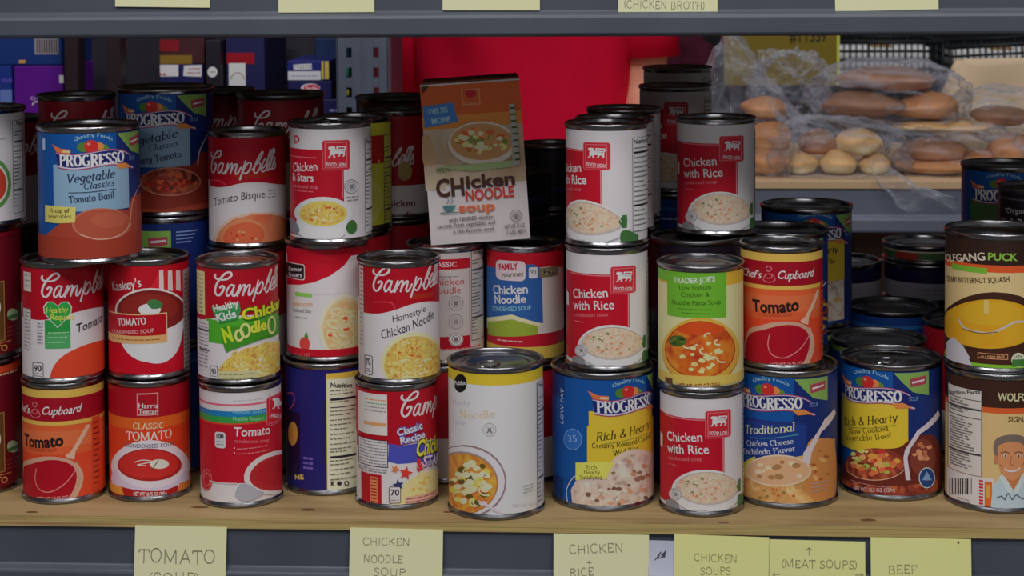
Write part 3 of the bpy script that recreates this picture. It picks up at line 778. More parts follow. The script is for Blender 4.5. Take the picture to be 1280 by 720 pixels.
def d_kaskey(D):
    D.bg((166, 14, 30)); D.band(440, 500, (176, 12, 32))
    D.poly([(185, 366), (196, 345), (200, 336), (232, 338), (236, 362), (212, 362)], (186, 30, 40))
    for i, x in enumerate((196, 207, 217, 227)): D.poly([(x + 3, 338), (x + 8, 338), (x + 9, 364), (x + 3, 362)], (196, 176, 176))
    D.text("Kaskey's", (141, 363), (177, 358), 11.5, (218, 206, 208), bold=0.012, bend=-1)
    D.ell(188, 418, 38, 35, (196, 196, 200)); D.poly([(148, 395), (230, 395), (229, 410), (222, 438), (205, 453), (182, 452), (160, 436)], (192, 192, 196), True)
    D.ell(189, 387, 45, 27, (204, 190, 186)); D.ell(189, 388, 43, 25.5, (110, 26, 24)); D.ell(188, 384, 36, 17, (126, 34, 28))
    D.ell(187, 387, 14, 7.5, (206, 202, 196)); D.poly([(184, 378), (192, 374), (202, 378), (202, 384), (190, 386)], (58, 110, 62), True)
    D.rect(136, 392.5, 209, 430, (204, 160, 110)); D.rect(136, 394, 207.5, 420, (160, 12, 28)); D.rect(136, 420, 207.5, 428.5, (206, 150, 96))
    D.pen('TOMATO', (148, 406.5), (183, 405), 8.5, (222, 206, 200), .17, .07, .08); D.text('CONDENSED SOUP', (141, 416), (193, 415), 4.6, (210, 150, 150), bold=0.01); D.small(141, 200, 425, (140, 80, 40))
    D.rect(229, 335, 238, 478, (140, 130, 128))
    for i in range(22): D.small(230, 237.5, 342 + i * 5.8, (50, 44, 48))
    D.small(150, 170, 467, (120, 10, 26))

def d_blue_side(D):      # dark blue can turned to its nutrition panel
    D.bg((30, 26, 92)); D.poly([(358, 505), (366, 515), (375, 516), (375, 595), (358, 595)], (30, 16, 50)); D.ell(366, 542, 6, 15, (176, 130, 60)); D.line([(358, 492), (366, 492), (368, 502), (362, 512)], 2, (150, 60, 90), True)
    D.text('NE', (369, 599), (380, 599), 5.5, (190, 160, 70), bold=0.03)
    for i in range(3): D.small(379, 391, 573 + i * 6, (96, 80, 150), 3)
    D.rect(408, 465, 458, 613, (200, 160, 60)); D.rect(409, 472, 458, 612, (204, 200, 170))
    D.text('Nutrition', (413, 484), (440, 484), 5.4, INK, bold=0.035)
    for y, w in ((496, 3), (507, 1.2), (568, 3)): D.rect(413, y, 456, y + w, INK)
    for i, y in enumerate((488, 492, 502, 513, 518, 524, 530, 536, 542, 548, 554, 560, 564, 575, 580, 586, 592, 598)): D.small(413, 434 + (i * 7) % 12, y, (100, 98, 84), 1.3)
    D.text('K', (413.5, 607), (419, 607), 5.5, INK, bold=0.04); D.ell(424, 604, 3, 2.6, INK); D.line(arc(433, 604, 2.5, 2.6, 0, 360, 12), 1.2, INK)

def d_grocer_noodle(D):      # red and white chicken noodle
    D.bg(W); D.band(D.top - 20, 322, (170, 14, 34)); D.band(437, 460, (170, 14, 34))
    D.poly([(359, 312), (449, 312), (440, 318), (430, 332), (412, 345), (392, 353), (375, 356), (359, 355)], (172, 14, 34))
    D.rrect(357, 329, 381, 349, 3, (190, 170, 170)); D.rrect(358, 330, 380, 348, 3, (34, 26, 30))
    D.text('Corner', (361, 338), (378, 339), 5, W, bold=0.02); D.text('Grocery', (361, 345), (378, 346), 5, W, bold=0.02)
    D.rect(369, 366, 390, 371, (120, 176, 80)); D.rect(391, 367, 425, 368, (180, 160, 160)); D.text('chicken noodle', (366, 382), (391, 383), 6, (206, 140, 96), bold=0.01); D.text('Condensed Soup', (366, 389), (389, 391), 4.8, (90, 90, 96)); D.small(369, 384, 397, GREY)
    D.ell(432, 410, 34, 42, (204, 190, 172)); D.ell(434, 411, 31, 38, (214, 176, 130)); D.ell(434, 412, 29, 35, (200, 160, 112))
    D.bits(434, 412, 26, 32, 34, [(224, 202, 164), (206, 178, 128), (216, 186, 140)], (2.5, 5), 51, 'noodle'); D.bits(430, 412, 22, 26, 4, [(204, 80, 50)], (2.4, 3.8), 52)
    D.poly([(376, 424), (382, 421), (387, 427), (386, 436), (380, 438), (375, 432)], (190, 60, 56), True); D.poly([(380, 423), (383, 413), (386, 423)], (80, 120, 60))
    D.band(437, 460, (170, 14, 34)); D.text('NET WT 10.5 OZ', (361, 445), (388, 446), 4.4, (196, 110, 116))

def d_classic_white(D):
    D.bg((178, 170, 166)); D.rect(500, 324, 588, 337, (166, 22, 40)); D.rect(500, 421, 588, 436, (158, 18, 36)); D.rect(586.8, 337, 588, 436, (160, 80, 86))
    D.text('CLASSIC', (535, 333.5), (571, 333), 5.8, (210, 190, 190), bold=0.015); D.small(547, 572, 346, GREY)
    D.text('chicken', (540, 356), (580, 355), 8, (170, 60, 60)); D.text('noodle', (541, 367), (576, 366), 8, (170, 60, 60))
    D.seal(570, 379, 9, (120, 108, 112)); D.seal(570, 402, 9, (140, 128, 130)); D.ell(570, 424, 9, 9, (190, 184, 184)); D.seal(570, 424, 8, (110, 100, 104)); D.panel(589, 310, 604.5, 424, (176, 172, 164), n=22); D.small(552, 600, 435.5, (190, 70, 80))

def d_gourmet(D):
    D.bg((186, 176, 170)); D.band(D.top - 20, 335, (166, 18, 34)); D.poly([(606, 330), (666, 330), (677, 336), (679, 404), (650, 399), (606, 397)], (40, 84, 146)); D.rect(606, 326, 650, 336, (166, 18, 34)); D.band(418, 436, (164, 22, 40))
    D.poly([(640, 318), (676, 332), (704, 334), (704, 326)], (166, 18, 34))
    D.band(434, 460, (186, 160, 70)); D.poly([(610, 397), (640, 394), (672, 404), (672, 418), (610, 418)], (130, 150, 50)); D.poly([(606, 397), (640, 393), (676, 404), (676, 408), (640, 399), (606, 402)], (196, 190, 150))
    D.rrect(620, 326, 657, 351, 6, (206, 180, 186)); D.text('FAMILY', (624, 337), (648, 336), 7, (170, 24, 40), bold=0.045); D.text('gourmet', (627, 346), (654, 345), 6, (90, 96, 60), bold=0.02, shear=.2)
    D.rrect(661, 334, 672, 348, 2, (190, 188, 190)); D.text('90', (663, 342), (670, 342), 4, INK); D.rect(674, 334, 697, 346, (110, 100, 80)); D.bits(685, 340, 10, 4, 6, [(150, 140, 90), (60, 50, 50)], (1.5, 2.5), 61)
    D.text('Chicken', (617, 367), (660, 366), 10.5, (206, 210, 216), bold=0.025); D.text('Noodle', (619, 379), (658, 378), 10, (206, 210, 216), bold=0.025); D.text('CONDENSED SOUP', (616, 388), (664, 387), 5.4, (130, 180, 190), bold=0.01); D.small(622, 654, 426.5, (206, 150, 150), 2)

def d_noodle_yellow(D):
    D.bg((200, 196, 200)); D.band(D.top - 20, 482, (214, 170, 44))
    D.ell(575.5, 479, 8, 11.5, (18, 16, 20)); D.text('Publix', (568.5, 481), (582.5, 481), 5, W, bold=0.02)
    D.text('Chunky', (566, 505), (588, 506), 5.6, (170, 168, 184)); D.pen('N', (576, 523), (584.5, 523), 10, (206, 166, 120), .14, .05, .1); D.serif('oodle', (585, 523), (620, 521), 9.5, (202, 164, 124), w=.12); D.text('soup', (567, 529), (583, 530), 5, (170, 168, 184))
    D.seal(612, 537, 8, (150, 148, 152)); D.text('A', (608.5, 541), (615.5, 541), 6, (110, 108, 112), bold=0.03)
    D.ell(580, 602, 53, 46, (138, 110, 112)); D.ell(578, 602, 53, 44, (196, 190, 196)); D.ell(576, 604, 47, 40, (150, 130, 128)); D.ell(576, 605, 46, 38.5, (170, 100, 40))
    food = noisy('chunky_soup_print', [(0.3, (176, 80, 40)), (0.5, (190, 130, 50)), (0.7, (206, 160, 60))], scale=90, distortion=1)
    D.ell(576, 605, 45, 37.5, food); D.bits(588, 604, 30, 31, 8, [(204, 88, 40), (216, 196, 150), (212, 180, 70), (206, 190, 156), (90, 76, 30), (220, 200, 160)], (4, 7.5), 71); D.bits(590, 604, 30, 30, 9, [NOO], (3, 6), 72, 'noodle')
    D.line([(606, 630), (634, 645)], 3.4, (196, 180, 186)); D.ell(604, 629, 5, 3, (196, 180, 186)); D.line([(602, 628), (598, 626)], 2.4, (200, 180, 170))
    for i, y in enumerate((606, 610, 614)): D.small(654, 666, y, (150, 160, 150))
    D.text('NET WT 18.6 OZ', (640, 633), (672, 630), 3.6, (170, 168, 172)); D.panel(671, 476, 679.5, 636, (176, 174, 178), n=24)

def d_trader(D):
    D.bg((206, 190, 140)); D.rect(823, 336, 934, 358, (200, 156, 50)); D.rect(834, 336, 908, 398, (98, 160, 44)); D.rect(822, 336, 836, 350, (98, 160, 44))
    D.text("TRADER JOE'S", (842, 353), (894, 351.5), 6.4, (214, 220, 190), bold=0.02, bend=-.5)
    for t, a, b, y in (('Low Sodium', 849, 889, 362), ('Chicken &', 851, 887, 371), ('Noodle Pasta Soup', 840, 901, 380)): D.text(t, (a, y), (b, y - .5), 5.6, (56, 100, 20), bold=0.01)
    D.small(848, 890, 387, (70, 120, 30)); D.small(852, 888, 392, (70, 120, 30))
    D.ell(876, 440, 48, 42, (170, 100, 30)); D.ell(876, 438, 48.5, 41, (212, 150, 56)); D.ell(876, 434, 47, 35, (212, 160, 66)); D.ell(875, 437, 44, 36, (160, 52, 22))
    tj = noisy('chicken_pasta_print', [(0.3, (160, 44, 22)), (0.5, (190, 96, 30)), (0.7, (206, 130, 40))], scale=70, distortion=.8)
    D.ell(875, 437, 42.5, 34.5, tj); D.ell(876, 411, 30, 8, (190, 70, 26))
    D.bits(873, 446, 34, 22, 7, [(214, 178, 110), (220, 198, 140), (200, 90, 40), (214, 190, 130)], (3, 5.5), 81); D.bits(880, 438, 30, 26, 9, [(226, 206, 150)], (3, 5), 82, 'noodle')
    D.ell(847, 426, 11, 7, (66, 88, 34)); D.bits(847, 426, 9, 5, 5, [(96, 116, 46), (40, 60, 26)], (2, 3.4), 83)
    D.rect(823, 470, 934, 482, (206, 170, 84)); D.text('NET WT 10.75 OZ (305g)', (848, 484), (900, 483), 5.2, (120, 40, 20), bold=0.02); D.rect(832, 472, 841, 483, (90, 60, 40))

def d_squash(D):
    D.bg((204, 172, 122)); D.band(D.top - 20, 333, (44, 28, 22)); D.band(332, 341, (194, 78, 36)); D.rect(1190, 333, 1234, 340, (106, 160, 50))
    D.text('WOLFGANG', (1167, 326), (1232, 325), 9, (190, 180, 160), bold=0.02); D.text('PUCK', (1235, 325), (1272, 326), 9, (126, 170, 60), bold=0.02); D.text('CREAMY BUTTERNUT SQUASH', (1184, 351), (1262, 352), 6.4, (58, 40, 28), bold=0.02)
    D.ell(1243, 413, 72, 48, (58, 34, 24)); D.poly([(1183, 430), (1310, 430), (1310, 456), (1183, 456)], (64, 36, 24)); D.ell(1238, 405, 62, 31, (206, 146, 30)); D.ell(1240, 404, 60, 29, SQUASH)
    D.ell(1238, 392, 40, 15, (210, 152, 36)); D.line([(1198, 398), (1206, 410), (1222, 415), (1240, 416), (1256, 409), (1272, 402), (1300, 404)], 2.6, (176, 170, 164), True); D.line([(1204, 411), (1225, 416.5), (1246, 415)], 1.4, (120, 90, 40), True); D.rect(1230, 375, 1236, 392, (216, 170, 96))
    D.poly([(1183, 428), (1192, 421), (1204, 432), (1212, 446), (1215, 469), (1183, 469)], (176, 176, 186)); D.line([(1185, 438), (1196, 436), (1206, 446), (1190, 442), (1200, 452), (1212, 449)], 1, (60, 60, 72), True)
    D.band(456, 475, (116, 172, 46)); D.poly([(1183, 428), (1204, 436), (1215, 456), (1216, 475), (1183, 475)], (178, 178, 186)); D.frame(1222, 442, 1260, 449, 1, (200, 130, 90)); D.text('GLUTEN FREE', (1226, 447.6), (1256, 447.6), 3.2, (200, 140, 100), bold=0.02)
    D.ell(1273, 450, 9, 9, (190, 190, 170)); D.rect(1265, 449, 1281, 458, (60, 110, 50)); D.text('USDA', (1268, 447.5), (1278, 447.5), 3.4, (60, 100, 50), bold=0.02); D.small(1220, 1262, 463, (170, 206, 110), 2)

def d_signature(D):
    D.bg((200, 166, 112)); D.band(D.top - 20, 511, (56, 32, 24)); D.band(510, 517, (194, 84, 40))
    D.text('WOLFGANG', (1247, 500.5), (1300, 499), 9.5, (186, 184, 140), bold=0.02); D.text('SIGNATURE', (1260, 527), (1300, 526), 6.4, (74, 56, 40), bold=0.02)
    D.panel(1185, 485, 1227, 592, (190, 184, 178), n=26, seed=3); D.rect(1184, 594, 1242, 640, (192, 186, 186))
    xs = 1187; rnd = random.Random(9); 
    while xs < 1214:
        w = rnd.choice((.9, 1.4, 2.2)); D.rect(xs, 598, xs + w, 618, (50, 46, 48)); xs += w + rnd.choice((.9, 1.5)); D.lay -= 1
    D.lay += 1; D.small(1198, 1212, 624, GREY); D.small(1196, 1214, 627, GREY)
    for i in range(9): D.rect(1224, 600 + i * 4, 1229, 602.4 + i * 4, (176, 40, 50))
    D.rect(1231, 602, 1240, 636, (206, 96, 40)); D.rect(1233, 606, 1238, 622, (214, 150, 60)); D.rect(1231, 632, 1240, 636, (150, 40, 30))
    # printed portrait of a smiling grey haired man in a pale blue collar
    D.poly([(1238, 640), (1241, 608), (1250, 596), (1262, 600), (1280, 600), (1300, 604), (1300, 640)], (164, 182, 190))
    D.poly([(1251, 594), (1258, 592), (1274, 594), (1276, 602), (1267, 613), (1258, 606)], (176, 110, 70)); D.poly([(1249, 596), (1254, 592), (1266, 612), (1262, 620)], (180, 196, 204)); D.poly([(1283, 594), (1278, 592), (1267, 612), (1270, 620)], (180, 196, 204))
    D.poly([(1242, 562), (1244, 550), (1252, 545), (1265, 543), (1278, 545), (1286, 554), (1287, 568), (1280, 560), (1250, 560), (1247, 574)], (110, 96, 86), True)
    D.poly([(1247, 562), (1250, 556), (1262, 552), (1276, 554), (1282, 562), (1282, 578), (1277, 592), (1267, 600), (1257, 597), (1250, 586)], (190, 128, 86), True)
    D.line([(1251, 566), (1256, 564.5), (1261, 566)], 1.3, (96, 70, 56)); D.line([(1268, 566), (1273, 564.5), (1278, 566)], 1.3, (96, 70, 56)); D.ell(1256.5, 569.5, 2.6, 1.4, (206, 190, 180)); D.ell(1273, 569.5, 2.6, 1.4, (206, 190, 180)); D.ell(1256.8, 569.6, 1.2, 1.3, (60, 40, 30)); D.ell(1273, 569.6, 1.2, 1.3, (60, 40, 30)); D.line([(1250, 580), (1253, 585)], .8, (150, 92, 60)); D.line([(1279, 578), (1277, 584)], .8, (150, 92, 60)); D.line([(1264, 570), (1263, 580), (1267, 581)], 1, (160, 100, 66), True); D.line([(1256, 586), (1262, 589), (1270, 588), (1274, 585)], 2, (216, 200, 190), True); D.ell(1245, 574, 2.4, 5, (180, 116, 78))
    D.line([(1246, 622), (1252, 620), (1256, 624), (1260, 616), (1265, 624), (1270, 618), (1278, 623), (1290, 618)], 1.1, (70, 80, 100), True)

BC = {}
def prog(D, rot, panel, green=True):
    """blue ready-to-serve label: wordmark ribbon, fruit, square colour panel; rot turns it on the can"""
    rot += view_deg(113) - view_deg(D.cx)
    du = math.radians(rot) * D.R; own = D.px
    if 'px' not in BC: BC['px'] = D.px
    ref = BC['px']; D.px = lambda x, y: (ref(x, y)[0] + du, ref(x, y)[1])
    a = lambda deg: math.radians(deg + rot) * D.R
    D.bg(PB)
    D.layer([[(a(49), D.v0), (a(150), D.v0), (a(150), D.v1), (a(49), D.v1)]], PN, True)
    D.layer([[(a(-100), D.v0), (a(-62), D.v0), (a(-58), D.v1), (a(-100), D.v1)]], (18, 50, 110), True)
    if green:
        D.layer([[(a(50), D.v1 - .001), (a(94), D.v1 - .001), (a(94), D.v1 - .021), (a(72), D.v1 - .017), (a(60), D.v1 - .009)]], (116, 150, 74))
        D.layer([[(a(68), D.v1 - .006), (a(90), D.v1 - .004), (a(90), D.v1 - .011), (a(69), D.v1 - .013)]], (150, 60, 76)); D.layer([[(a(71), D.v1 - .0085), (a(87), D.v1 - .007), (a(87), D.v1 - .0085), (a(71), D.v1 - .010)]], (200, 190, 190))
    if panel: D.rect(67, 206, 161, 264, panel)
    D.serif('Quality Foods', (92, 177), (141, 176), 4.6, (150, 190, 206), bold=0.01, bend=6)
    D.ell(104, 184, 8, 6, (70, 112, 44)); D.ell(127, 185, 9, 5, (84, 120, 50)); D.ell(124, 183, 6, 5, (206, 120, 60)); D.ell(114, 183, 9, 8, (176, 40, 36)); D.ell(111, 180, 2.4, 1.6, (206, 120, 110))
    D.poly([(65, 180), (76, 186), (88, 187), (88, 193), (72, 192)], (190, 100, 60)); D.poly([(78, 188), (88, 188.5), (88, 191), (78, 190.6)], (216, 176, 130))
    top = catmull([(70, 190), (90, 193), (112, 190), (135, 186), (152, 187), (162, 192)], 4); bot = catmull([(166, 211), (150, 207), (134, 207), (112, 211), (90, 213), (72, 210)], 4)
    D.poly(top + bot, (150, 60, 90)); D.poly([(x, y + 1.3) for x, y in top] + [(x, y - 1.3) for x, y in bot], (180, 176, 196)); D.poly([(x, y + 2) for x, y in top] + [(x, y - 3) for x, y in bot], (28, 34, 96))
    D.poly([(144, 205), (156, 203), (164, 208), (150, 211)], (206, 120, 60))
    D.pen('PROGRESSO', (75, 207), (155, 201.5), 13.5, (226, 224, 230), .23, .09, .14, bend=-1.2)
    D.text('SOUP', (161, 200), (168, 199), 5, (100, 140, 180))
    return own
def d_basil(D):
    prog(D, 0, (122, 152, 174)); S = (36, 44, 70)
    D.serif('Vegetable', (83, 229), (143, 221.5), 11, S, bold=0.012, shear=.25); D.serif('Classics', (104, 236.5), (143, 231.5), 8, S, bold=0.008, shear=.25)
    D.line([(86, 241), (112, 240), (144, 236)], .8, S, True); D.serif('Tomato Basil', (86.5, 253.5), (143, 247), 8.5, S, bold=0.012)
    D.poly([(50, 318), (52, 304), (62, 290), (80, 276), (100, 266), (130, 261), (160, 262), (164, 246), (177, 238), (177, 318)], (150, 60, 44))
    D.band(296, 330, (146, 54, 38)); D.ell(127, 280, 37, 20, (172, 100, 76)); D.ell(128, 280, 35, 18.5, (160, 74, 54)); D.ell(135, 275, 22, 10, (166, 84, 62))
    D.line([(179, 222), (171, 237), (165, 253), (162, 276), (157, 288), (144, 296), (122, 299), (100, 293)], 1.3, (196, 150, 130), True)
    D.poly([(57, 256), (75, 258), (95, 259), (94, 278), (72, 279), (57, 277)], (212, 184, 96)); D.serif('½ cup of', (63, 265), (87, 266), 5.2, (60, 50, 40), bold=0.02); D.serif('vegetables', (61, 272), (90, 272.5), 5, (60, 50, 40), bold=0.02)
    D.small(54, 57, 180, (150, 170, 200), 14)
def d_hearty_tomato(D):
    own = prog(D, -20, (122, 152, 174)); D.px = own; S = (36, 44, 70)
    D.serif('Vegetable', (160, 184), (222, 171), 10.5, S, bold=0.012, shear=.25); D.serif('Classics', (186, 189), (223, 182), 7.5, S, bold=0.008, shear=.25); D.serif('Hearty Tomato', (166, 207), (227, 196), 8.5, S, bold=0.012)
    D.poly([(149, 272), (149, 236), (170, 222), (200, 210), (240, 206), (252, 190), (270, 186), (270, 276)], (124, 44, 32)); D.poly([(149, 272), (160, 258), (200, 262), (240, 256), (270, 248), (270, 276)], (150, 60, 40))
    D.ell(213, 227, 38, 18, (176, 110, 90)); D.ell(213, 227, 36, 16.5, STEW); D.bits(213, 228, 32, 13, 9, [(176, 48, 34), (190, 84, 52), (150, 36, 26)], (3, 5), 91); D.line([(268, 152), (250, 186), (247, 206)], 2, (180, 160, 150), True)
def d_rich_rice(D):
    own = prog(D, 27, YEL); D.px = own; S = (50, 42, 20)
    D.rect(734, 532, 818, 590, (204, 168, 48)); D.rect(690, 500, 733.4, 600, PB)
    D.serif('Rich & Hearty', (745, 551), (811, 534), 10.5, S, bold=0.014, shear=.22); D.line([(752, 555), (780, 551), (814, 540)], .8, (110, 120, 50), True)
    D.serif('Creamy Roasted Chicken', (740, 560), (813, 546), 6.4, S, bold=0.012); D.serif('Wild Rice', (767, 570), (798, 562), 6.4, S, bold=0.012)
    D.poly([(720, 642), (716, 632), (714, 612), (722, 598), (745, 596), (770, 590), (785, 575), (818, 562), (818, 642)], (186, 168, 160)); D.poly([(721, 642), (717, 612), (726, 602), (760, 602), (818, 600), (818, 642)], CREAM)
    D.ell(791, 588, 33, 26, (196, 176, 160), tilt=-20); D.ell(792, 590, 29, 22, CREAM, tilt=-20); D.bits(788, 590, 26, 20, 6, [(206, 190, 176), (176, 130, 100), (134, 100, 80)], (2.5, 5), 101); D.bits(770, 620, 50, 18, 9, [(204, 188, 176), (190, 140, 110), (110, 80, 66)], (2, 4.6), 102)
    D.line([(711, 634), (709, 612), (716, 598), (722, 594)], 1.1, (190, 180, 190), True)
    D.poly([(720, 578), (745, 577), (768, 578), (762, 588), (758, 599), (740, 597), (720, 600)], (212, 192, 86)); D.serif('Rich.', (732, 586), (748, 586), 5, S, bold=0.03); D.serif('Hearty', (730, 592), (750, 592.5), 5, S, bold=0.03); D.serif('Satisfying.', (725, 598), (754, 598), 4.6, S, bold=0.03)
    D.ell(716.5, 549, 11, 13, (40, 92, 160)); D.line(arc(716.5, 549, 11, 13, 0, 360, 22), .9, (100, 140, 190)); D.text('35', (711, 552), (722, 552), 8, (120, 150, 190))
    D.text('LOW FAT', (705, 530), (705.5, 486), 6, (140, 160, 200), bold=0.02); D.text('see label', (699, 528), (699.5, 492), 4, (110, 140, 190))
def d_trad(D):
    own = prog(D, -24, None); D.px = own
    D.rect(933, 527, 1007, 575, (30, 44, 108)); D.rect(926, 530, 1008, 572, (28, 52, 120))
    D.serif('Traditional', (932, 541), (994, 538), 10, (206, 196, 150), bold=0.012, shear=.2); D.line([(938, 547), (965, 547.5), (998, 543)], .8, (70, 150, 150), True)
    D.serif('Chicken Cheese', (934, 557), (992, 554), 6.6, (206, 206, 214), bold=0.014); D.serif('Enchilada Flavor', (930, 567), (995, 563), 6.6, (206, 206, 214), bold=0.014)
    D.poly([(925, 636), (925, 590), (935, 574), (1008, 568), (1012, 552), (1043, 548), (1043, 636)], QUESO); D.poly([(927, 580), (944, 570), (944, 596), (927, 596)], (190, 170, 70))
    D.poly([(1010, 553), (1030, 548), (1043, 556), (1043, 620), (1020, 628), (1004, 600)], (176, 118, 64), True); D.bits(1026, 584, 14, 26, 6, [(196, 150, 90), (150, 84, 44)], (2, 4.5), 111)
    D.ell(973, 588, 41, 20, (200, 176, 150)); D.ell(973, 588, 39, 18, (188, 150, 116)); D.bits(973, 588, 36, 16, 8, [(206, 180, 150), (196, 150, 108), (150, 110, 70)], (3.5, 6), 112)
    D.poly([(1042, 510), (1044, 516), (1026, 540), (1014, 566), (1012, 580), (1003, 578), (1004, 566), (1018, 545), (1030, 524)], (188, 176, 176)); D.bits(965, 618, 34, 10, 4, [(176, 90, 50), (120, 110, 60)], (1.5, 3), 113); D.small(1014, 1034, 603, (150, 140, 150)); D.small(1014, 1034, 608, (150, 140, 150)); D.small(1014, 1032, 613, (150, 140, 150))
def d_beef(D):
    own = prog(D, -30, YEL); D.px = own; S = (50, 42, 20)
    D.rect(1052, 513, 1134, 568, (206, 168, 44))
    D.serif('Rich & Hearty', (1056, 531), (1122, 526), 10, S, bold=0.014, shear=.22); D.line([(1060, 534), (1090, 535), (1120, 531)], .8, (110, 120, 50), True); D.serif('Slow Cooked', (1062, 542), (1111, 538), 6.6, S, bold=0.012); D.serif('Vegetable Beef', (1058, 550), (1115, 547), 6.6, S, bold=0.012)
    D.poly([(1052, 624), (1052, 590), (1060, 572), (1080, 562), (1120, 560), (1134, 552), (1150, 544), (1172, 552), (1172, 624)], (92, 34, 26), True); D.poly([(1053, 626), (1053, 596), (1172, 596), (1172, 626)], STEW)
    D.ell(1094, 580, 37, 20, STEW); D.bits(1094, 578, 34, 17, 8, [(176, 44, 40), (196, 140, 60), (204, 150, 90), (150, 160, 70), (190, 100, 60)], (3.5, 6), 121); D.bits(1078, 568, 16, 8, 10, [(214, 190, 110)], (2, 3.6), 122)
    D.line(arc(1094, 580, 38, 20, 20, 160, 14), 1, (190, 150, 120)); D.ell(1153, 572, 16, 24, (110, 50, 40)); D.bits(1153, 568, 13, 20, 6, [(170, 100, 70), (190, 130, 90)], (3, 5), 123)
    D.poly([(1172, 512), (1174, 519), (1150, 542), (1138, 560), (1134, 572), (1138, 600), (1132, 600), (1129, 572), (1131, 562), (1146, 538)], (186, 176, 186)); D.ell(1158, 597, 10, 13, (180, 190, 206)); D.ell(1158, 597, 9, 12, (28, 60, 110)); D.poly([(1152, 600), (1158, 589), (1164, 600)], (110, 140, 180))
    D.text('NET WT 18.5 OZ (524g)', (1068, 612), (1119, 614), 4.6, (176, 150, 150), bold=0.02); D.small(1064, 1112, 606, (150, 110, 110))
def d_prog_yellow(D): prog(D, 6, YEL); D.rect(67, 264, 161, 320, CREAM); D.serif('Rich & Hearty', (76, 226), (150, 222), 10, INK, bold=.014, shear=.2); D.serif('Chicken Pot Pie', (80, 240), (146, 237), 7, INK, bold=.01); D.bits(114, 290, 44, 22, 8, [CHK, (196, 150, 90)], (3, 6), 131)
def d_prog_noodle(D):
    own = prog(D, -15, YEL); D.rect(60, 262, 165, 320, YNOOD); D.serif('Traditional', (80, 226), (148, 222), 10, INK, bold=.014, shear=.2)
    D.bits(120, 290, 50, 22, 10, [CHK, CARROT, NOO], (3, 6), 132); D.px = own; D.line([(1032, 352), (1022, 364), (1012, 380)], 2, (186, 176, 176)); D.bits(1030, 395, 8, 30, 8, [(176, 130, 60), (130, 60, 30)], (2, 5), 133)
def d_prog_dark(D): prog(D, -9, (70, 100, 60), False)
def d_prog_side(D):      # blue can seen at its green corner flag
    prog(D, -62, (122, 152, 174), False)
    a = lambda g: math.radians(g - view_deg(D.cx) + 3.5) * D.R; v = D.v1
    D.layer([[(a(-34), v - .006), (a(6), v - .006), (a(6), v - .026), (a(-10), v - .024), (a(-34), v - .018)]], (116, 160, 70)); D.layer([[(a(-22), v - .012), (a(2), v - .011), (a(2), v - .018), (a(-20), v - .020)]], (160, 60, 76)); D.layer([[(a(-18), v - .0145), (a(0), v - .0135), (a(0), v - .0155), (a(-18), v - .0165)]], (206, 190, 196))
    for i in range(4): D.layer([[(a(12), v - .008 - i * .003), (a(40 - i * 3), v - .008 - i * .003), (a(40 - i * 3), v - .0068 - i * .003), (a(12), v - .0068 - i * .003)]], (110, 130, 180), True)
def d_organic_top(D):   # white label with a green ringed bowl
    D.bg(W); D.ell(-8, 230, 22, 32, (84, 130, 66)); D.ell(-8, 230, 18, 26, (196, 196, 190)); D.ell(-8, 230, 16, 23, (176, 60, 40)); D.panel(16, 150, 29, 266, n=20, head=False); D.small(-10, 8, 174, GREY); D.text('Nut', (20, 156), (28, 156), 4.6, INK, bold=.03)
def organic(D, dy):
    D.bg((96, 14, 26)); D.band(D.top - 20, D.top + 8, (190, 62, 34)) if dy else D.band(D.top - 20, D.top + 3, (120, 14, 28))
    D.rect(-26, 353 + dy, 6, 428 + dy, (150, 120, 60)); D.rect(-25, 354 + dy, 5, 427 + dy, (90, 60, 30)); D.ell(-8, 384 + dy, 9, 13, (196, 196, 176)); D.ell(-8, 384 + dy, 6, 9, (170, 50, 40)); D.ell(16, 393 + dy, 7, 7.5, (150, 170, 140)); D.rect(10, 393 + dy, 22.5, 398 + dy, (70, 110, 60))
    for i in range(3): D.small(9, 24, 408 + dy + i * 5, (130, 60, 60))
    D.text('TOMATO', (-44, 438 + dy), (9, 438 + dy), 7.5, (200, 150, 60), bold=.01); D.line([(-20, 430 + dy), (0, 429 + dy), (14, 425 + dy)], .8, (190, 140, 60))
def d_organic_a(D): organic(D, 0)
def d_organic_b(D): organic(D, 165); D.small(-8, 22, D.top + 4, (206, 160, 120), 2.4)
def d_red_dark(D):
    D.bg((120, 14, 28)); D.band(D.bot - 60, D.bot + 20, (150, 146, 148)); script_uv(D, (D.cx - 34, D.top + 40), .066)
def d_camp_noodle(D):    # dark one by the carton
    D.bg((140, 14, 28)); D.band(232, 286, W); script_uv(D, (452, 203), .062, rise=.0)
    D.ell(506, 214, 9, 12, (150, 130, 80)); D.text('Chicken', (476, 258), (519, 257), 8, (110, 30, 60), bold=.02); D.text('Noodle', (478, 273), (520, 272), 8, (110, 30, 60), bold=.02); D.pen('SOUP', (480, 288), (518, 288), 8, (50, 46, 44), .26, .1, .1)
def d_yellow_green(D):
    D.bg((186, 186, 60)); D.rect(444, 170, 482, 205, (176, 40, 30)); D.panel(480, 168, 490, 292, (190, 196, 80), n=22, head=False); D.line([(474, 200), (468, 222)], 1.4, (210, 200, 130)); D.ell(455, 250, 24, 32, (206, 200, 90))
def d_tan(D): D.bg((110, 50, 24)); D.band(D.top - 9, D.top + 12, (120, 52, 22)); D.band(D.top + 12, D.top + 18, (150, 120, 90))
def d_dark(D): D.bg((24, 18, 30)); D.band(D.bot - 25, D.bot - 18, (30, 34, 70))
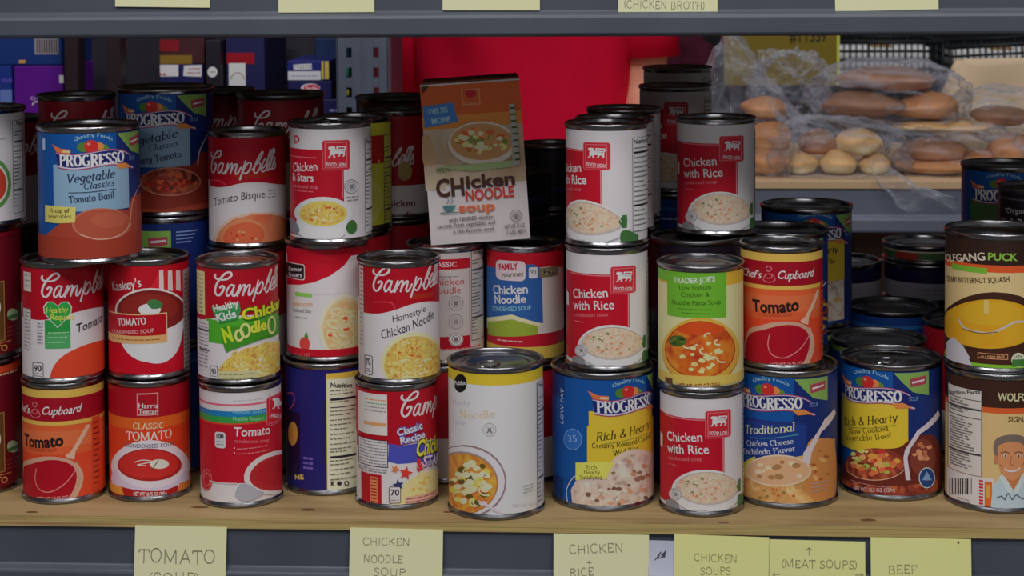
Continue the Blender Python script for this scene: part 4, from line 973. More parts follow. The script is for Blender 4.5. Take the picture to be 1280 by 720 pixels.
def d_black_beans(D):
    D.bg((20, 16, 22)); D.text('Organic', (1258, 266), (1292, 267), 6.5, (150, 148, 150)); D.text('Black Beans', (1252, 278), (1300, 281), 6.5, (150, 148, 150)); D.band(D.top + 6, D.top + 8, (70, 66, 80)); D.small(1256, 1280, D.top + 18, (120, 118, 120))
def d_tuna(D):
    D.bg((150, 146, 152)); D.band(D.top - 9, D.top + 16, (26, 18, 60)); D.small(D.cx - 30, D.cx + 30, D.top + 24, (90, 86, 96)); D.small(D.cx - 26, D.cx + 28, D.top + 29, (90, 86, 96))
def d_tuna_top(D): D.bg((60, 90, 56)); D.rect(D.cx - 36, D.top, D.cx - 8, D.bot, (150, 50, 40)); D.band(D.top - 9, D.top + 2, (170, 160, 140))
def d_blue_plain(D): D.bg((20, 56, 120)); D.band(D.top + 10, D.top + 14, (40, 90, 150)); D.small(D.cx - 26, D.cx + 22, D.top + 24, (150, 160, 190), 3)
def d_red_plain(D): D.bg((150, 18, 34)); D.band(D.bot - 50, D.bot + 9, (176, 168, 164))
def d_green_blue(D): D.bg((26, 60, 110)); D.band(D.top - 5, D.top + 6, (120, 140, 60)); D.ell(D.cx, D.top + 60, 36, 34, (110, 60, 40))
# ================================================================ the cans
def dz(px, y, z, R): return depth_for(px, y, z, R)
Z2, Z3 = HS + .0002, 2 * (HS + .0002)
G1 = 'cans in the front row on the plywood'
def pos(px, d, z): p = at(px, d, z); return (p.x, p.y, z)
def turn(a, px_o, px_i): return math.radians(a + view_deg(px_o) - view_deg(px_i))
d_A = dz(-28, 622, 0, .040)
A_H = .1115
make_can(-31, d_A, 0, .040, A_H, 'dark red organic tomato can cut by the left edge, bottom of its stack', d_organic_b)
make_can(-31, d_A, A_H + .0002, .040, A_H, 'dark red organic tomato can cut by the left edge, middle of its stack', d_organic_a)
make_can(-18, d_A - .003, 2 * A_H + .0004, RS, HS, 'white can with a green ringed tomato, topmost at the left edge', d_organic_top)
d_B = dz(81, 631, 0, RS)
d_C = dz(188, 628, 0, RS)
d_D = dz(302, 636, 0, RS)
cup_xy = at(977, dz(977, 465, HL, RS), 0)
make_can(80, d_B - .004, Z2, RS, HS, 'red and white tomato can with a green heart, standing on an orange spoon can', d_healthy_tomato)
make_can(188, d_C, 0, RS, HS, 'dark red and orange classic tomato can with a white bowl, on the plywood', d_harris, tab=200)
make_can(187, d_C + .001, Z2, RS, HS, 'red can with a checked napkin and a round bowl with a cream swirl', d_kaskey)
B3 = make_can(113, d_B - .012, Z3, RL, HL, 'large blue tomato basil can across the two left stacks', d_basil)
make_can(302, d_D, 0, RS, HS, 'red tomato can with blue and green stripes and a bowl, on the plywood', d_reduced_tomato)
make_can(298.5, d_D + .002, Z2, RS, HS, 'red, green and white noodle can with cartoon lettering', d_kids)
d_D3 = d_D + .002 + 2 * RS + .001
make_can(310, d_D3, Z3, RS, HS, 'red and white tomato bisque can with orange soup on its front', d_bisque)
for k in (0, 1): make_can(310, d_D3, k * Z2, RS, HS, ['plain red can low behind the striped tomato can', 'plain red can behind the noodle can with cartoon lettering'][k], d_red_plain)
d_E = dz(411, 622, 0, .0375) + .004
make_can(411, d_E, 0, .0375, .110, 'deep blue can turned to its cream nutrition panel', d_blue_side)
make_can(410, d_E, .1102, .0355, HS, 'red and white can with a red swoop and a heap of noodles', d_grocer_noodle)
zE3 = .1102 + HS + .0002
make_can(414, d_E - .012, zE3, .0352, .1005, 'white and red can with a lion tile and a bowl of yellow soup', d_chicken_stars, tab=20)
d_F = dz(497, 638, 0, RS)
make_can(496.5, d_F, 0, RS, HS + .002, 'red, blue and yellow star soup can on the plywood', d_stars)
make_can(499.5, d_F - .003, HS + .0022, RS, HS, 'red and white homestyle noodle can above the can with printed stars', d_homestyle)
R_Y = .0395
d_Y = dz(620.5, 651, 0, R_Y)
make_can(620.5, d_Y, 0, R_Y, .1215, 'tall white can with a yellow top band standing foremost on the shelf', d_noodle_yellow, tab=160)
d_I = dz(754, 640, 0, RL)
make_can(754, d_I, 0, RL, HL, 'large blue and yellow creamy chicken can below the lion tile stack', d_rich_rice)
zI2 = HL + .0002
RICE_G = 'white and red chicken and rice cans'
I2 = make_can(759, d_I - .006, zI2, RS, HS, 'red and white rice can standing on the large blue and yellow can', d_rice, RICE_G)
dup(I2, pos(758.5, d_I - .006, zI2 + HS + .0002), 'white rice can topmost in the stack left of the pasta can, side panel showing', turn(-39, 759, 758.5), RICE_G)
d_I3 = d_I + RL + RS + .003
make_can(767, d_I3, 0, RS, .1035, 'plain red can low behind the large blue and yellow can', d_red_plain)
make_can(767, d_I3, .1037, RS, .1035, 'plain red can behind the rice can on the blue and yellow one', d_red_plain)
dup(I2, pos(769, d_I3, .2084), 'white rice can right behind the topmost one, its side panel to the right', turn(-62, 759, 771), RICE_G)
d_I4 = d_I3 + 2 * RS + .003
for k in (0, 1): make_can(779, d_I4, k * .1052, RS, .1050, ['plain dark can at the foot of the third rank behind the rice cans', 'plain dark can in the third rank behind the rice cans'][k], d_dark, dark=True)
dup(I2, pos(780, d_I4, .2106), 'white rice can third from the front, its rim just above the other two', turn(-75, 759, 780), RICE_G)
d_L = dz(877, 647, 0, RS)
dup(I2, pos(877, d_L, 0), 'red and white rice can standing on the plywood', turn(0, 759, 877), RICE_G)
make_can(876, d_L - .003, Z2, .0355, .1005, 'cream and green pasta soup can above the rice can on the plywood', d_trader)
# behind it
d_K = d_L + .0345 + .0400 + .003
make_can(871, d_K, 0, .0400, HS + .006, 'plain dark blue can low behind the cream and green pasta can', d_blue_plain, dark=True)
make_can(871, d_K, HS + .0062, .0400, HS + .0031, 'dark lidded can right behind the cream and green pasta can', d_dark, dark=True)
zJ = 2 * HS + .0094
zJ = .2091
dup(I2, pos(895, d_K + .012, zJ), 'red and white rice can in shade, beside the bread shelf', turn(0, 759, 895), RICE_G)
d_J2 = d_I4 + .064
for k in (0, 1): make_can(845, d_J2, k * .1132, RS, .113, ['plain dark blue can at the foot of the shaded rice stack', 'plain dark blue can in the shaded rice stack'][k], d_blue_plain, dark=True)
dup(I2, pos(844, d_J2, 2 * .1132), 'shaded rice can with its tile facing, behind the one beside the bread shelf', turn(-23, 759, 843), RICE_G)
d_J3 = d_J2 + 2 * RS + .008
for k, h in ((0, .115), (1, .1152)): make_can(846, d_J3, k * .1197, RS + .003, .1195, ['plain dark can at the foot of the rearmost tall stack', 'plain dark can in the rearmost tall stack'][k], d_dark, dark=True)
dup(I2, pos(847, d_J3, .2394), 'rearmost shaded rice can, its rim highest of all', turn(-30, 759, 847), RICE_G)
d_M = dz(983, 637, 0, RL)
make_can(983, d_M, 0, RL, HL, 'large blue chicken cheese can with a spoon, on the plywood', d_trad)
CUP = make_can(977, d_M - .008, HL + .0002, RS, HS, 'orange and red tomato can with a spoon, on the large blue can', d_cupboard, 'orange tomato cans with a spoon')
dup(CUP, pos(81, d_B, 0), 'orange and red tomato can with a spoon, on the plywood at the left', turn(-25, 977, 81), 'orange tomato cans with a spoon')
d_M3 = d_M + RL + RL + .002
make_can(975, d_M3, 0, RL, .1050, 'plain blue can low behind the chicken cheese can', d_blue_plain)
make_can(975, d_M3, .1052, RL, .1035, 'large blue noodle can behind the orange and red tomato can', d_prog_noodle)
d_M4 = d_M3 + 2 * RL + .002
p4 = at(1008, d_M4, 0)
make_can(1008, d_M4, 0, RL, .1085, 'plain blue and green can at the foot of the second blue stack from the right', d_green_blue)
make_can(1008, d_M4, .1087, RL, .109, 'large blue and yellow can peering out right of the blue noodle can', d_prog_yellow)
d_N = dz(1113, 627, 0, RL)
make_can(1113.5, d_N, 0, RL, HL, 'large blue vegetable beef can with a yellow panel', d_beef, tab=150)
d_N3 = d_N + 2 * RL + .002
make_can(1098, d_N3, 0, RL, HL - .003, 'blue can whose shiny lid shows behind the vegetable beef can', d_green_blue, dark=True)
make_can(1201, d_N3 + .031, 0, RS, HL + .006, 'small red can in the gap left of the squash cans', d_red_plain, dark=True)
d_N2 = d_N3 + 2 * RL + .006
make_can(1116, d_N2, 0, RL, HL + .008, 'blue can with a dark lid, in the third rank behind the vegetable beef can', d_blue_plain, dark=True)
d_T = d_N2 + 2 * RL + .003
R_T = .0425
for i, (px, dd) in enumerate(((1048, .004), (1158, 0))):
    make_can(px, d_T + dd, 0, RL, HL - .003, ['dark can under the left tuna tin', 'dark can under the two stacked tuna tins'][i], d_dark, dark=True)
TU = make_can(1048, d_T + .004, HL - .0028, R_T, .038, 'flat tuna tin with a navy band, left of the stacked pair', d_tuna, 'tuna tins', name='tuna_tin')
dup(TU, pos(1158, d_T, HL - .0028), 'flat tuna tin with a navy band, lower of the stacked pair', .3, 'tuna tins')
make_can(1156, d_T, HL + .0354, R_T - .001, .018, 'small flat tin with a red and green label on a tuna tin', d_tuna_top, name='tuna_tin')
d_O = dz(1245, 643, 0, RL)
make_can(1246, d_O, 0, RL, HL, 'brown and cream can turned to its side panel and a printed portrait', d_signature)
make_can(1246, d_O - .002, HL + .0002, RL, HL, 'brown, cream and green butternut squash can', d_squash)
d_P = d_O + 2 * RL + .004
zP = .1541
for k, h in ((0, .0832), (1, .0832)): make_can(1291, d_P, k * .0770, RL, .0768, ['squat dark can at the foot of the stack behind the squash can', 'squat dark can behind the squash can'][k], d_dark, dark=True)
make_can(1297, d_P - .004, zP, RS, .0925, 'black bean can in shade behind the squash can', d_black_beans, dark=True)
d_Q = d_P + 2 * RL + .040
for k, h in ((0, .0832), (1, .0832)): make_can(1258, d_Q, k * .0700, RL, .0698, ['squat blue can at the foot of the stack behind the black bean can', 'squat blue can behind the black bean can'][k], d_blue_plain, dark=True)
make_can(1258, d_Q, .1402, RL, HL, 'large dark blue can in shade left of the black bean can', d_prog_dark, dark=True)
# second rank on the left
d_H = d_C + .0345 + RL + .0055
for k in (0, 1): make_can(209, d_H, k * (HL + .0002), RL, HL, ['blue can at the foot of the hearty tomato stack', 'blue can with a green flag, under the hearty tomato can'][k], [d_blue_plain, d_prog_side][k])
make_can(209, d_H, 2 * (HL + .0002), RL, HL, 'large blue hearty tomato can behind the tomato basil can', d_hearty_tomato)
d_A2 = d_B - .012 + RL + RS + .018
for k in (0, 1): make_can(98, d_A2, k * .1087, RS, .1085, ['plain red can low behind the red tomato can with the heart', 'plain red can behind the red tomato can with the heart'][k], d_red_plain)
make_can(98, d_A2, .2176, RS, HL, 'dark red can whose top shows behind the tomato basil can', d_red_dark, dark=True)
d_A3 = d_A + .040 + RS + .0235
for k in (0, 1): make_can(12, d_A3, k * .1032, RS, .103, ['plain dark can at the foot of the second stack at the left edge', 'plain dark can in the second stack at the left edge'][k], d_dark, dark=True)
make_can(12, d_A3, .2066, RS, HS, 'dark red can in the gap left of the tomato basil can', d_red_dark, dark=True)
# second and third rank in the middle
d_E4 = d_E + .0375 + RS + .0025
for k in (0, 1): make_can(443, d_E4, k * (HS + .0042), RS, HS + .004, ['plain red can low behind the deep blue can', 'plain red can behind the swoop noodle can'][k], d_red_plain)
make_can(443, d_E4, 2 * (HS + .0042), RS, HS, 'yellow green can mostly hidden behind the bowl of yellow soup', d_yellow_green)
# under the carton
R1 = RS
d_H1 = d_F - .003 + RS + RS + .004
make_can(557, d_H1, 0, R1, HS + .001, 'plain red can between the star soup can and the yellow banded can', d_red_plain)
make_can(557, d_H1, HS + .0012, R1, HS + .001, 'white can with a thin red classic band, left one under the carton', d_classic_white)
d_H2 = d_H1 - .001
make_can(657, d_H2, 0, R1, HS + .001, 'plain red can right behind the yellow banded can', d_red_plain)
make_can(657, d_H2, HS + .0012, R1, HS + .001, 'red and blue noodle can, right one under the carton', d_gourmet)
d_G = d_H1 + 2 * RS + .043
for k in (0, 1): make_can(497, d_G, k * .1042, RS, .104, ['plain red can at the foot of the stack left of the carton', 'plain red can in the stack left of the carton'][k], d_red_plain)
make_can(497, d_G, .2084, RS, HS, 'dark red noodle can half hidden by the left side of the carton', d_camp_noodle, dark=True)
d_G2 = d_G + RS + RL + .003
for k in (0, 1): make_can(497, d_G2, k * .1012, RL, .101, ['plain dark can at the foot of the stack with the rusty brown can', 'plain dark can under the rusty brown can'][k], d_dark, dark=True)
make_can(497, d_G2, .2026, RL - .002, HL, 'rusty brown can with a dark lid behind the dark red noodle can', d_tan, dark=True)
d_S = d_H2 + 2 * RS + .005
for i, (px, dd) in enumerate(((640, .012), (690, .084))):
    for k in (0, 1): make_can(px, d_S + dd, k * .1042, RS, .104, [['plain black can low behind the carton', 'plain black can behind the carton'], ['plain black can at the foot of the stack right of the carton', 'plain black can in the stack right of the carton']][i][k], d_dark, dark=True)
make_can(690, d_S + .084, .2084, RS, .062, 'short black can in the gap right of the carton', d_dark, dark=True)
make_can(640, d_S + .012, .2084, RS, .045, 'squat black can whose top shows by the foot of the carton', d_dark, dark=True)
# dark red cans further back
d_R = d_D3 + 2 * RS + .010
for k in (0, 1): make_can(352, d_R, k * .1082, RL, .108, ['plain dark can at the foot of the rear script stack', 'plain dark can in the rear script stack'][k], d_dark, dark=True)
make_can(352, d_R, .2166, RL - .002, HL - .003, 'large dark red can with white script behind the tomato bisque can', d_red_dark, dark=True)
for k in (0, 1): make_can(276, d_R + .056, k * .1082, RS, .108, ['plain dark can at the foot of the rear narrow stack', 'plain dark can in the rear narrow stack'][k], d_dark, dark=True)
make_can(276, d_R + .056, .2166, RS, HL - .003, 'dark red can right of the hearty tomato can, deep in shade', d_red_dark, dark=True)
# ================================================================ flat printed surfaces
def flat_dec(name, parent, mw, o, ex, ez, STEP=0.00006):
    """ink on a flat face; o, ex, ez in the parent's own frame, mw its world matrix"""
    o, ex, ez = Vector(o), Vector(ex).normalized(), Vector(ez).normalized(); n = ex.cross(ez) ; n = -n if n.y > 0 else n
    mi = mw.inverted()
    def mapf(u, v, off, k): return tuple(o + ex * u + ez * v + n * (off + .00008)), tuple(n)
    wo = mw @ o; wn = (mw.to_3x3() @ n).normalized()
    def px2(x, y):
        r = ray(x, y); t = (wo - CAM).dot(wn) / r.dot(wn); q = mi @ (CAM + r * t) - o
        return q.dot(ex), q.dot(ez)
    D = Dec(mapf, px2, None, STEP); D.mw = mw
    D.done = lambda: D.build(name, parent)
    return D
STEEL = noisy('grey_enamel', [(0.3, (61, 66, 75)), (0.7, (70, 75, 84))], scale=9, rough=0.38, bump=0.02)
PLY = noisy('plywood_face', [(0.25, (98, 80, 52)), (0.5, (134, 114, 78)), (0.75, (150, 130, 94))], scale=6, detail=8, rough=0.6, stretch=(0.6, 6, 1), distortion=.8, bump=.05)
PLYE = noisy('plywood_edge', [(0.3, (112, 90, 54)), (0.5, (164, 146, 92)), (0.7, (126, 92, 66))], scale=14, rough=0.7, stretch=(.3, 1, 40))
# ---- the rack the cans stand in
rack = empty('storage_rack', (0, 0, 0), 'grey enamelled steel storage rack holding all the soup cans', 'rack')
rack.location = (0, 0, 0)
def beam(name, par, x, y, z, L, k=1.0, m=STEEL):
    prof = [(.001, 0), (.001, -.0305), (-.001, -.032), (-.0045, -.0335), (-.0055, -.036), (-.0055, -.0475), (-.0045, -.0495), (-.002, -.0505), (.020, -.0505), (.020, 0)]
    b = MB(); b.prism([(py * k, pz * k) for py, pz in prof], L, m, (x, y, z)); return b.build(name, par, bevel=.0008)
beam('shelf_beam', rack, 0, 0, -.0082, 1.9); beam('shelf_beam', rack, 0, 0, .4338, 1.9)
for z in (-.0082, .4338):
    b = MB(); b.box((0, .525, z - .025), (1.9, .02, .05), STEEL); b.build('rear_beam', rack)
def perforated_post(par, x, y, z0, z1, m=STEEL, w=.027):
    b = MB(); hx = .0075; hz = .013; pitch = .0262
    for fx in (x - w * .5 - .0025, x + w * .5 + .0025):
        for s in (-1, 1): b.box((fx + s * (w / 4 + hx / 4), y, (z0 + z1) / 2), ((w - hx) / 2, .002, z1 - z0), m)
        z = z0
        while z < z1:
            b.box((fx, y, z + (pitch - hz) / 2), (hx + .0004, .002, pitch - hz), m); z += pitch
    b.box((x, y + .008, (z0 + z1) / 2), (.006, .016, z1 - z0), m)
    for s in (-1, 1): b.box((x + s * (w + .0025), y + .012, (z0 + z1) / 2), (.002, .026, z1 - z0), m)
    return b.build('perforated_post', par)
for x in (-.992, .992):
    perforated_post(rack, x, .545, -.95, .72); perforated_post(rack, x, .002, -.95, .72)
b = MB(); b.box((0, .262, -.0041), (1.9, .525, .0080), PLY); b.box((0, -.0006, -.0041), (1.9, .0012, .0080), PLYE)
# knots and scuffs in the face
rnd = random.Random(4)
bd = b.build('plywood_shelf', None); tag(bd, 'worn plywood shelf board that the soup cans stand on', 'shelf')
for kx, ky, r1, r2 in ((385, 637, .006, .003), (250, 634, .007, .0025), (1085, 650, .006, .003), (40, 640, .005, .002), (560, 640, .004, .002), (905, 655, .004, .0015)):
    p = CAM + ray(kx, ky) * ((0 - CAM.z) / ray(kx, ky).z)
    b = MB(); n = 14; b.add([(r1 * (1 + .2 * math.sin(3 * i)) * math.cos(2 * PI * i / n), r2 * math.sin(2 * PI * i / n), .00006) for i in range(n)] + [(r1 * .98 * math.cos(2 * PI * i / n), r2 * .98 * math.sin(2 * PI * i / n), -.0004) for i in range(n)], [tuple(range(n))] + [(i, (i + 1) % n, n + (i + 1) % n, n + i) for i in range(n)], noisy('wood_knot', [(.3, (70, 44, 26)), (.7, (98, 68, 42))], scale=200))
    b.build('knot', bd, loc=(p.x, max(.004, p.y), 0))
b = MB(); b.box((0, .262, .4380), (1.9, .525, .0080), PLY)
tag(b.build('plywood_shelf', None), 'plywood board of the shelf above, over the upper beam', 'shelf')

# ---- paper notes
PAPER = noisy('note_paper', [(0.3, (203, 203, 146)), (0.7, (212, 212, 158))], scale=8, rough=.8, spec=.1)
PAPER2 = noisy('note_paper_bright', [(0.3, (206, 210, 122)), (0.7, (214, 218, 134))], scale=8, rough=.8, spec=.1)
PENCIL = (112, 112, 92)
def note(px0, px1, ytop, tilt, label, draw, paper=PAPER, upper=False, ybot=None, h=.076):
    top = atp((px0 + px1) / 2, ytop, 1.389)
    k = (CAM.y + .0016) / (CAM.y) ; r = ray((px0 + px1) / 2, ytop if not upper else ybot); t = (-.0022 - CAM.y) / r.y; P = CAM + r * t
    wdt = (px1 - px0) / FPX * t
    z = P.z if not upper else P.z + h
    root = empty('sticky_note', (P.x, -.0012 if not upper else -.0003, z), label, 'note', 'handwritten sticky notes on the shelf beams', rx=math.radians(-7.0 if not upper else 0), ry=math.radians(tilt))
    if upper: root.location.y = .0001
    bpy.context.view_layer.update(); mw = Matrix.Translation(root.location) @ root.rotation_euler.to_matrix().to_4x4()
    b = MB(); n = 10; vs = []; fs = []
    for i in range(n + 1):
        v = -h * i / n; cy = -.0005 - (0.0020 * (i / n) ** 3 if not upper else 0)
        for x in (-wdt / 2, wdt / 2): vs.append((x, cy, v))
        for x in (-wdt / 2, wdt / 2): vs.append((x, cy + .0002, v))
    for i in range(n):
        a = i * 4; c = a + 4
        fs += [(a, c, c + 1, a + 1), (a + 2, a + 3, c + 3, c + 2), (a, a + 2, c + 2, c), (a + 1, c + 1, c + 3, a + 3)]
    fs += [(0, 1, 3, 2), (n * 4, n * 4 + 2, n * 4 + 3, n * 4 + 1)]
    b.add(vs, fs, paper); b.build('note_sheet', root)
    if draw:
        D = flat_dec('handwriting', root, mw, (0, -.0008 if not upper else -.00055, 0), (1, 0, 0), (0, 0, 1)); draw(D); D.done()
    return root
def hand(D, t, p0, p1, h, m=PENCIL, w=.066): D.pen(t, p0, p1, h, m, w, w, 0, .05)
note(168, 284, 658, .5, 'pale yellow note reading TOMATO on the lower beam', lambda D: (hand(D, 'TOMATO', (173, 703), (270, 705), 17), hand(D, '(SOUP)', (184, 731), (252, 731), 15)))
note(437, 554, 661, .6, 'pale yellow note reading CHICKEN NOODLE SOUP', lambda D: (hand(D, 'CHICKEN', (453, 681), (513, 682), 9.5), hand(D, 'NOODLE', (454, 703), (504, 704), 9.5), hand(D, 'SOUP', (466, 719), (508, 720), 9.5)))
note(692, 811, 668, .2, 'pale yellow note reading CHICKEN + RICE', lambda D: (hand(D, 'CHICKEN', (711, 692), (780, 690), 11), hand(D, '+', (731, 707), (742, 707), 9), hand(D, 'RICE', (712, 720), (743, 719), 10)))
note(811, 842, 676, .8, 'small torn grey white slip between two yellow notes', lambda D: (D.line([(819, 700), (826, 690), (822, 698), (829, 696)], 1.2, (60, 60, 70)), D.poly([(826, 694), (833, 687), (831, 697)], (60, 62, 74))), paper=noisy('slip_paper', [(0.3, (150, 154, 170)), (0.7, (166, 170, 184))], scale=9, rough=.7), h=.027)
note(843, 961, 670, 1.2, 'bright yellow note reading CHICKEN SOUPS', lambda D: (hand(D, 'CHICKEN', (867, 701), (922, 703), 9.5, (120, 122, 80)), hand(D, 'SOUPS', (875, 718), (914, 718), 9, (120, 122, 80))), paper=PAPER2)
note(962, 1081, 676, .7, 'yellow note reading MEAT SOUPS with arrows', lambda D: (hand(D, '^', (1007, 694), (1016, 694), 10), hand(D, '(MEAT SOUPS)', (976, 709), (1073, 711), 10), hand(D, '<', (965, 722), (975, 722), 8), hand(D, '>', (1068, 722), (1080, 722), 8)), paper=PAPER2)
note(1089, 1213, 673, .4, 'yellow note reading BEEF at the right end of the beam', lambda D: (hand(D, 'BEEF', (1110, 717), (1147, 717), 11), D.ell(1198, 678, 1.4, 1.2, (80, 50, 40))), paper=PAPER2)
for x0, x1, yb, t, lb in ((143, 263, 9, .9, 'cream note edge on the upper beam, leftmost'), (347, 468, 15.5, 0, 'cream note edge on the upper beam above the tomato bisque can'), (553, 675, 13, .3, 'cream note edge on the upper beam above the noodle carton')):
    note(x0, x1, 0, t, lb, None, upper=True, ybot=yb, h=.034)
note(773, 897, 0, .4, 'cream note on the upper beam reading CHICKEN BROTH', lambda D: hand(D, '(CHICKEN BROTH)', (779, 10), (882, 12), 10), upper=True, ybot=19, h=.034)
note(1044, 1172, 0, -1.0, 'cream note edge on the upper beam, rightmost', None, upper=True, ybot=13, h=.034)

# ---- the noodle soup carton
cz = 2 * (HS + .0012) + .0006
dcar = d_H1 - .030
BLp = at(539, dcar, cz)
car = empty('soup_carton', (BLp.x, BLp.y, cz), 'orange and white noodle soup carton leaning slightly on top of two cans', 'carton', ry=math.radians(-3.6), rz=math.radians(4))
bpy.context.view_layer.update()
mw = Matrix.Translation(car.location) @ car.rotation_euler.to_matrix().to_4x4()
CW, CH, CD = .0845, .1365, .036
CART = mat((186, 180, 178), .5); CORG = mat((178, 82, 30), .5)
b = MB(); b.box((CW / 2, CD / 2, CH / 2), (CW, CD, CH), CART); b.build('carton_body', car, bevel=.0009)
b = MB(); b.box((CW / 2, CD / 2 + .001, CH + .0008), (CW - .001, CD - .003, .0012), mat((120, 60, 30), .5)); b.box((CW / 2, CD * .75, CH + .002), (CW - .004, CD * .4, .0010), mat((90, 50, 30), .5), Matrix.Rotation(.06, 3, 'X')); b.build('top_flap', car)
D = flat_dec('printed_front', car, mw, (0, -.0001, 0), (1, 0, 0), (0, 0, 1))
R_ = lambda u0, v0, u1, v1, m: D.layer([[(CW * u0, CH * v0), (CW * u1, CH * v0), (CW * u1, CH * v1), (CW * u0, CH * v1)]], m, True)
R_(.0, .0, 1, 1, (186, 180, 180)); R_(0, .36, 1, .99, noisy('cream_photo_print', [(.3, (150, 124, 90)), (.7, (186, 172, 150))], scale=22)); R_(0, .72, 1, .99, (190, 120, 50)); R_(0, .80, 1, .99, (184, 84, 30))
D.poly([(528, 172), (536, 170), (543, 185), (544, 205), (530, 207)], (170, 140, 100), True); D.rect(531, 206, 556, 238, (176, 160, 136))
D.frame(577, 111, 600, 131, 1.4, (206, 130, 90)); D.ell(588, 117, 7, 5, (170, 24, 30)); D.small(579, 598, 128, (206, 140, 110))
D.poly([(529, 133), (566, 128), (573, 152), (531, 160)], (60, 110, 170)); D.text('OVER 50%', (535, 143), (560, 140), 6.5, (140, 180, 210), bold=.02); D.text('MORE', (540, 155), (563, 152), 6.5, (140, 180, 210), bold=.03)
D.ell(603, 180, 44, 28, (150, 130, 106)); D.ell(603, 179, 43, 27.5, (196, 184, 170)); D.ell(602, 177, 39, 23, (176, 130, 80)); D.bits(601, 177, 35, 19, 11, [(110, 124, 56), (190, 84, 44), (206, 190, 120), (196, 130, 80), (206, 196, 150)], (3, 6.2), 141)
D.text('99% FAT FREE', (546, 217), (582, 211), 6, (70, 110, 60), bold=.01); D.poly([(548, 209), (640, 200), (642, 208), (590, 214)], (140, 160, 110))
BR = (66, 40, 34); RD = (178, 52, 44)
D.text('CH', (546, 246), (581, 243), 21, BR, bold=.03); D.text('icken', (583, 235), (644, 230), 15.5, BR, bold=.03); D.text('NOODLE', (583, 251), (643, 245), 13, RD, bold=.02); D.text('soup', (574, 265), (619, 262), 11, (196, 96, 60), bold=.025)
D.poly([(553, 257), (570, 256), (566, 263), (557, 264)], (70, 110, 110)); D.line([(551, 266), (572, 265)], 1.2, (70, 100, 104)); D.line([(559, 254), (561, 250), (559, 247)], .9, (100, 120, 120)); D.line([(564, 254), (566, 250), (564, 247)], .9, (100, 120, 120))
D.text('with TENDER chicken,', (561, 277), (618, 272), 4.4, (80, 70, 72), bold=.01); D.text('carrots, fresh vegetables and', (547, 285), (619, 279), 4.4, (80, 70, 72), bold=.01); D.text('a rich flavorful stock', (567, 291), (619, 287), 4.4, (80, 70, 72), bold=.01)
D.seal(645, 269, 7, (120, 112, 116)); D.text('NET WT 17 OZ', (631, 285), (656, 283), 4.4, (100, 96, 100), bold=.02); D.text('(1 LB) 481g', (632, 292), (657, 290), 4.4, (100, 96, 100), bold=.02)
D.poly([(636, 130), (643, 129), (650, 205), (641, 207)], (150, 150, 140)); 
for i in range(9): D.line([(638 + i * .8, 135 + i * 8), (643 + i * .8, 134.5 + i * 8)], 2.2, (60, 76, 50))
D.poly([(527, 108), (536, 107), (528, 117)], (50, 40, 36)); D.done()

# ================================================================ behind the rack
def place_box(px0, px1, ytop, z0, d, depth, mats, label, cat='box', group=None, name='pasta_box', rz=0, art=None, ybot=None):
    """carton seen from px0 to px1, standing at z0, its top showing at row ytop"""
    ztop = atp((px0 + px1) / 2, ytop, d).z
    a = at((px0 + px1) / 2, d, z0); w = (px1 - px0) / FPX * d; h = ztop - z0
    root = empty(name, (a.x, a.y, z0), label, cat, group, rz=rz)
    b = MB(); b.box((0, depth / 2, h / 2), (w, depth, h), mats); b.build('box_body', root, bevel=.0012)
    bpy.context.view_layer.update(); mw = Matrix.Translation(root.location) @ root.rotation_euler.to_matrix().to_4x4()
    if art:
        D = flat_dec('printed_face', root, mw, (0, -.0002, 0), (1, 0, 0), (0, 0, 1), .0001); art(D); D.done()
    return root, ztop
DARKST = noisy('dark_steel', [(.3, (38, 36, 44)), (.7, (48, 46, 54))], scale=10)
lr = at(230, 2.53, 0)
lrack = empty('storage_rack', (0, 0, 0), 'dark shelving unit with pasta boxes behind the cans at the left', 'rack')
POSTM = noisy('pale_grey_enamel', [(.3, (70, 77, 90)), (.7, (78, 85, 98))], scale=9, rough=.45)
pp = at(456, 2.325, 0)
perforated_post(lrack, pp.x, pp.y, -.95, .72, POSTM, .031)
zP0 = .205
bx0, bx1 = at(-140, 2.45, 0).x, at(448, 2.45, 0).x
b = MB(); b.box(((bx0 + bx1) / 2, lr.y + .0, zP0 - .011), (bx1 - bx0, .30, .02), DARKST); b.build('shelf_panel', lrack)
b = MB(); b.box(((bx0 + bx1) / 2, lr.y + .157, -.1), (bx1 - bx0, .01, 1.7), DARKST); b.build('back_panel', lrack)
for x in (bx0 - .02, bx1 + .02):
    b = MB(); b.box((x, lr.y + .0, -.1), (.035, .30, 1.7), DARKST); b.build('upright', lrack)
for q in (98, 150):
    b = MB(); p = at(q, 2.375, 0); b.box((p.x, p.y, -.1), (.018, .03, 1.7), noisy('brown_steel', [(.3, (30, 20, 24)), (.7, (40, 26, 30))], scale=10)); b.build('upright', lrack)
BOXB = mat((22, 46, 120), .5); BOXN = mat((22, 24, 74), .5); PUR = mat((82, 12, 124), .5); DBR = mat((60, 26, 30), .5)
PG = 'food boxes on the rear shelf'
r, z = place_box(18, 80, 82, zP0, 2.4, .14, PUR, 'bright purple box on the rear shelf at the left', group=PG, name='food_box', art=lambda D: (D.rect(74, 94, 79.5, 104, (200, 190, 190)), D.text('Creamy', (38, 125), (63, 124), 4, (180, 150, 200), bold=.02), D.line(arc(46, 131, 5, 4, 180, 360, 10), 1.6, (190, 180, 200))))
r, z1 = place_box(-44, 16, 82, zP0, 2.4, .14, BOXB, 'mid blue box left of the purple one', group=PG, name='food_box', art=lambda D: (D.rect(0, 112, 15, 128, (90, 110, 170)), D.rect(2, 98, 15, 103, (70, 60, 150))))
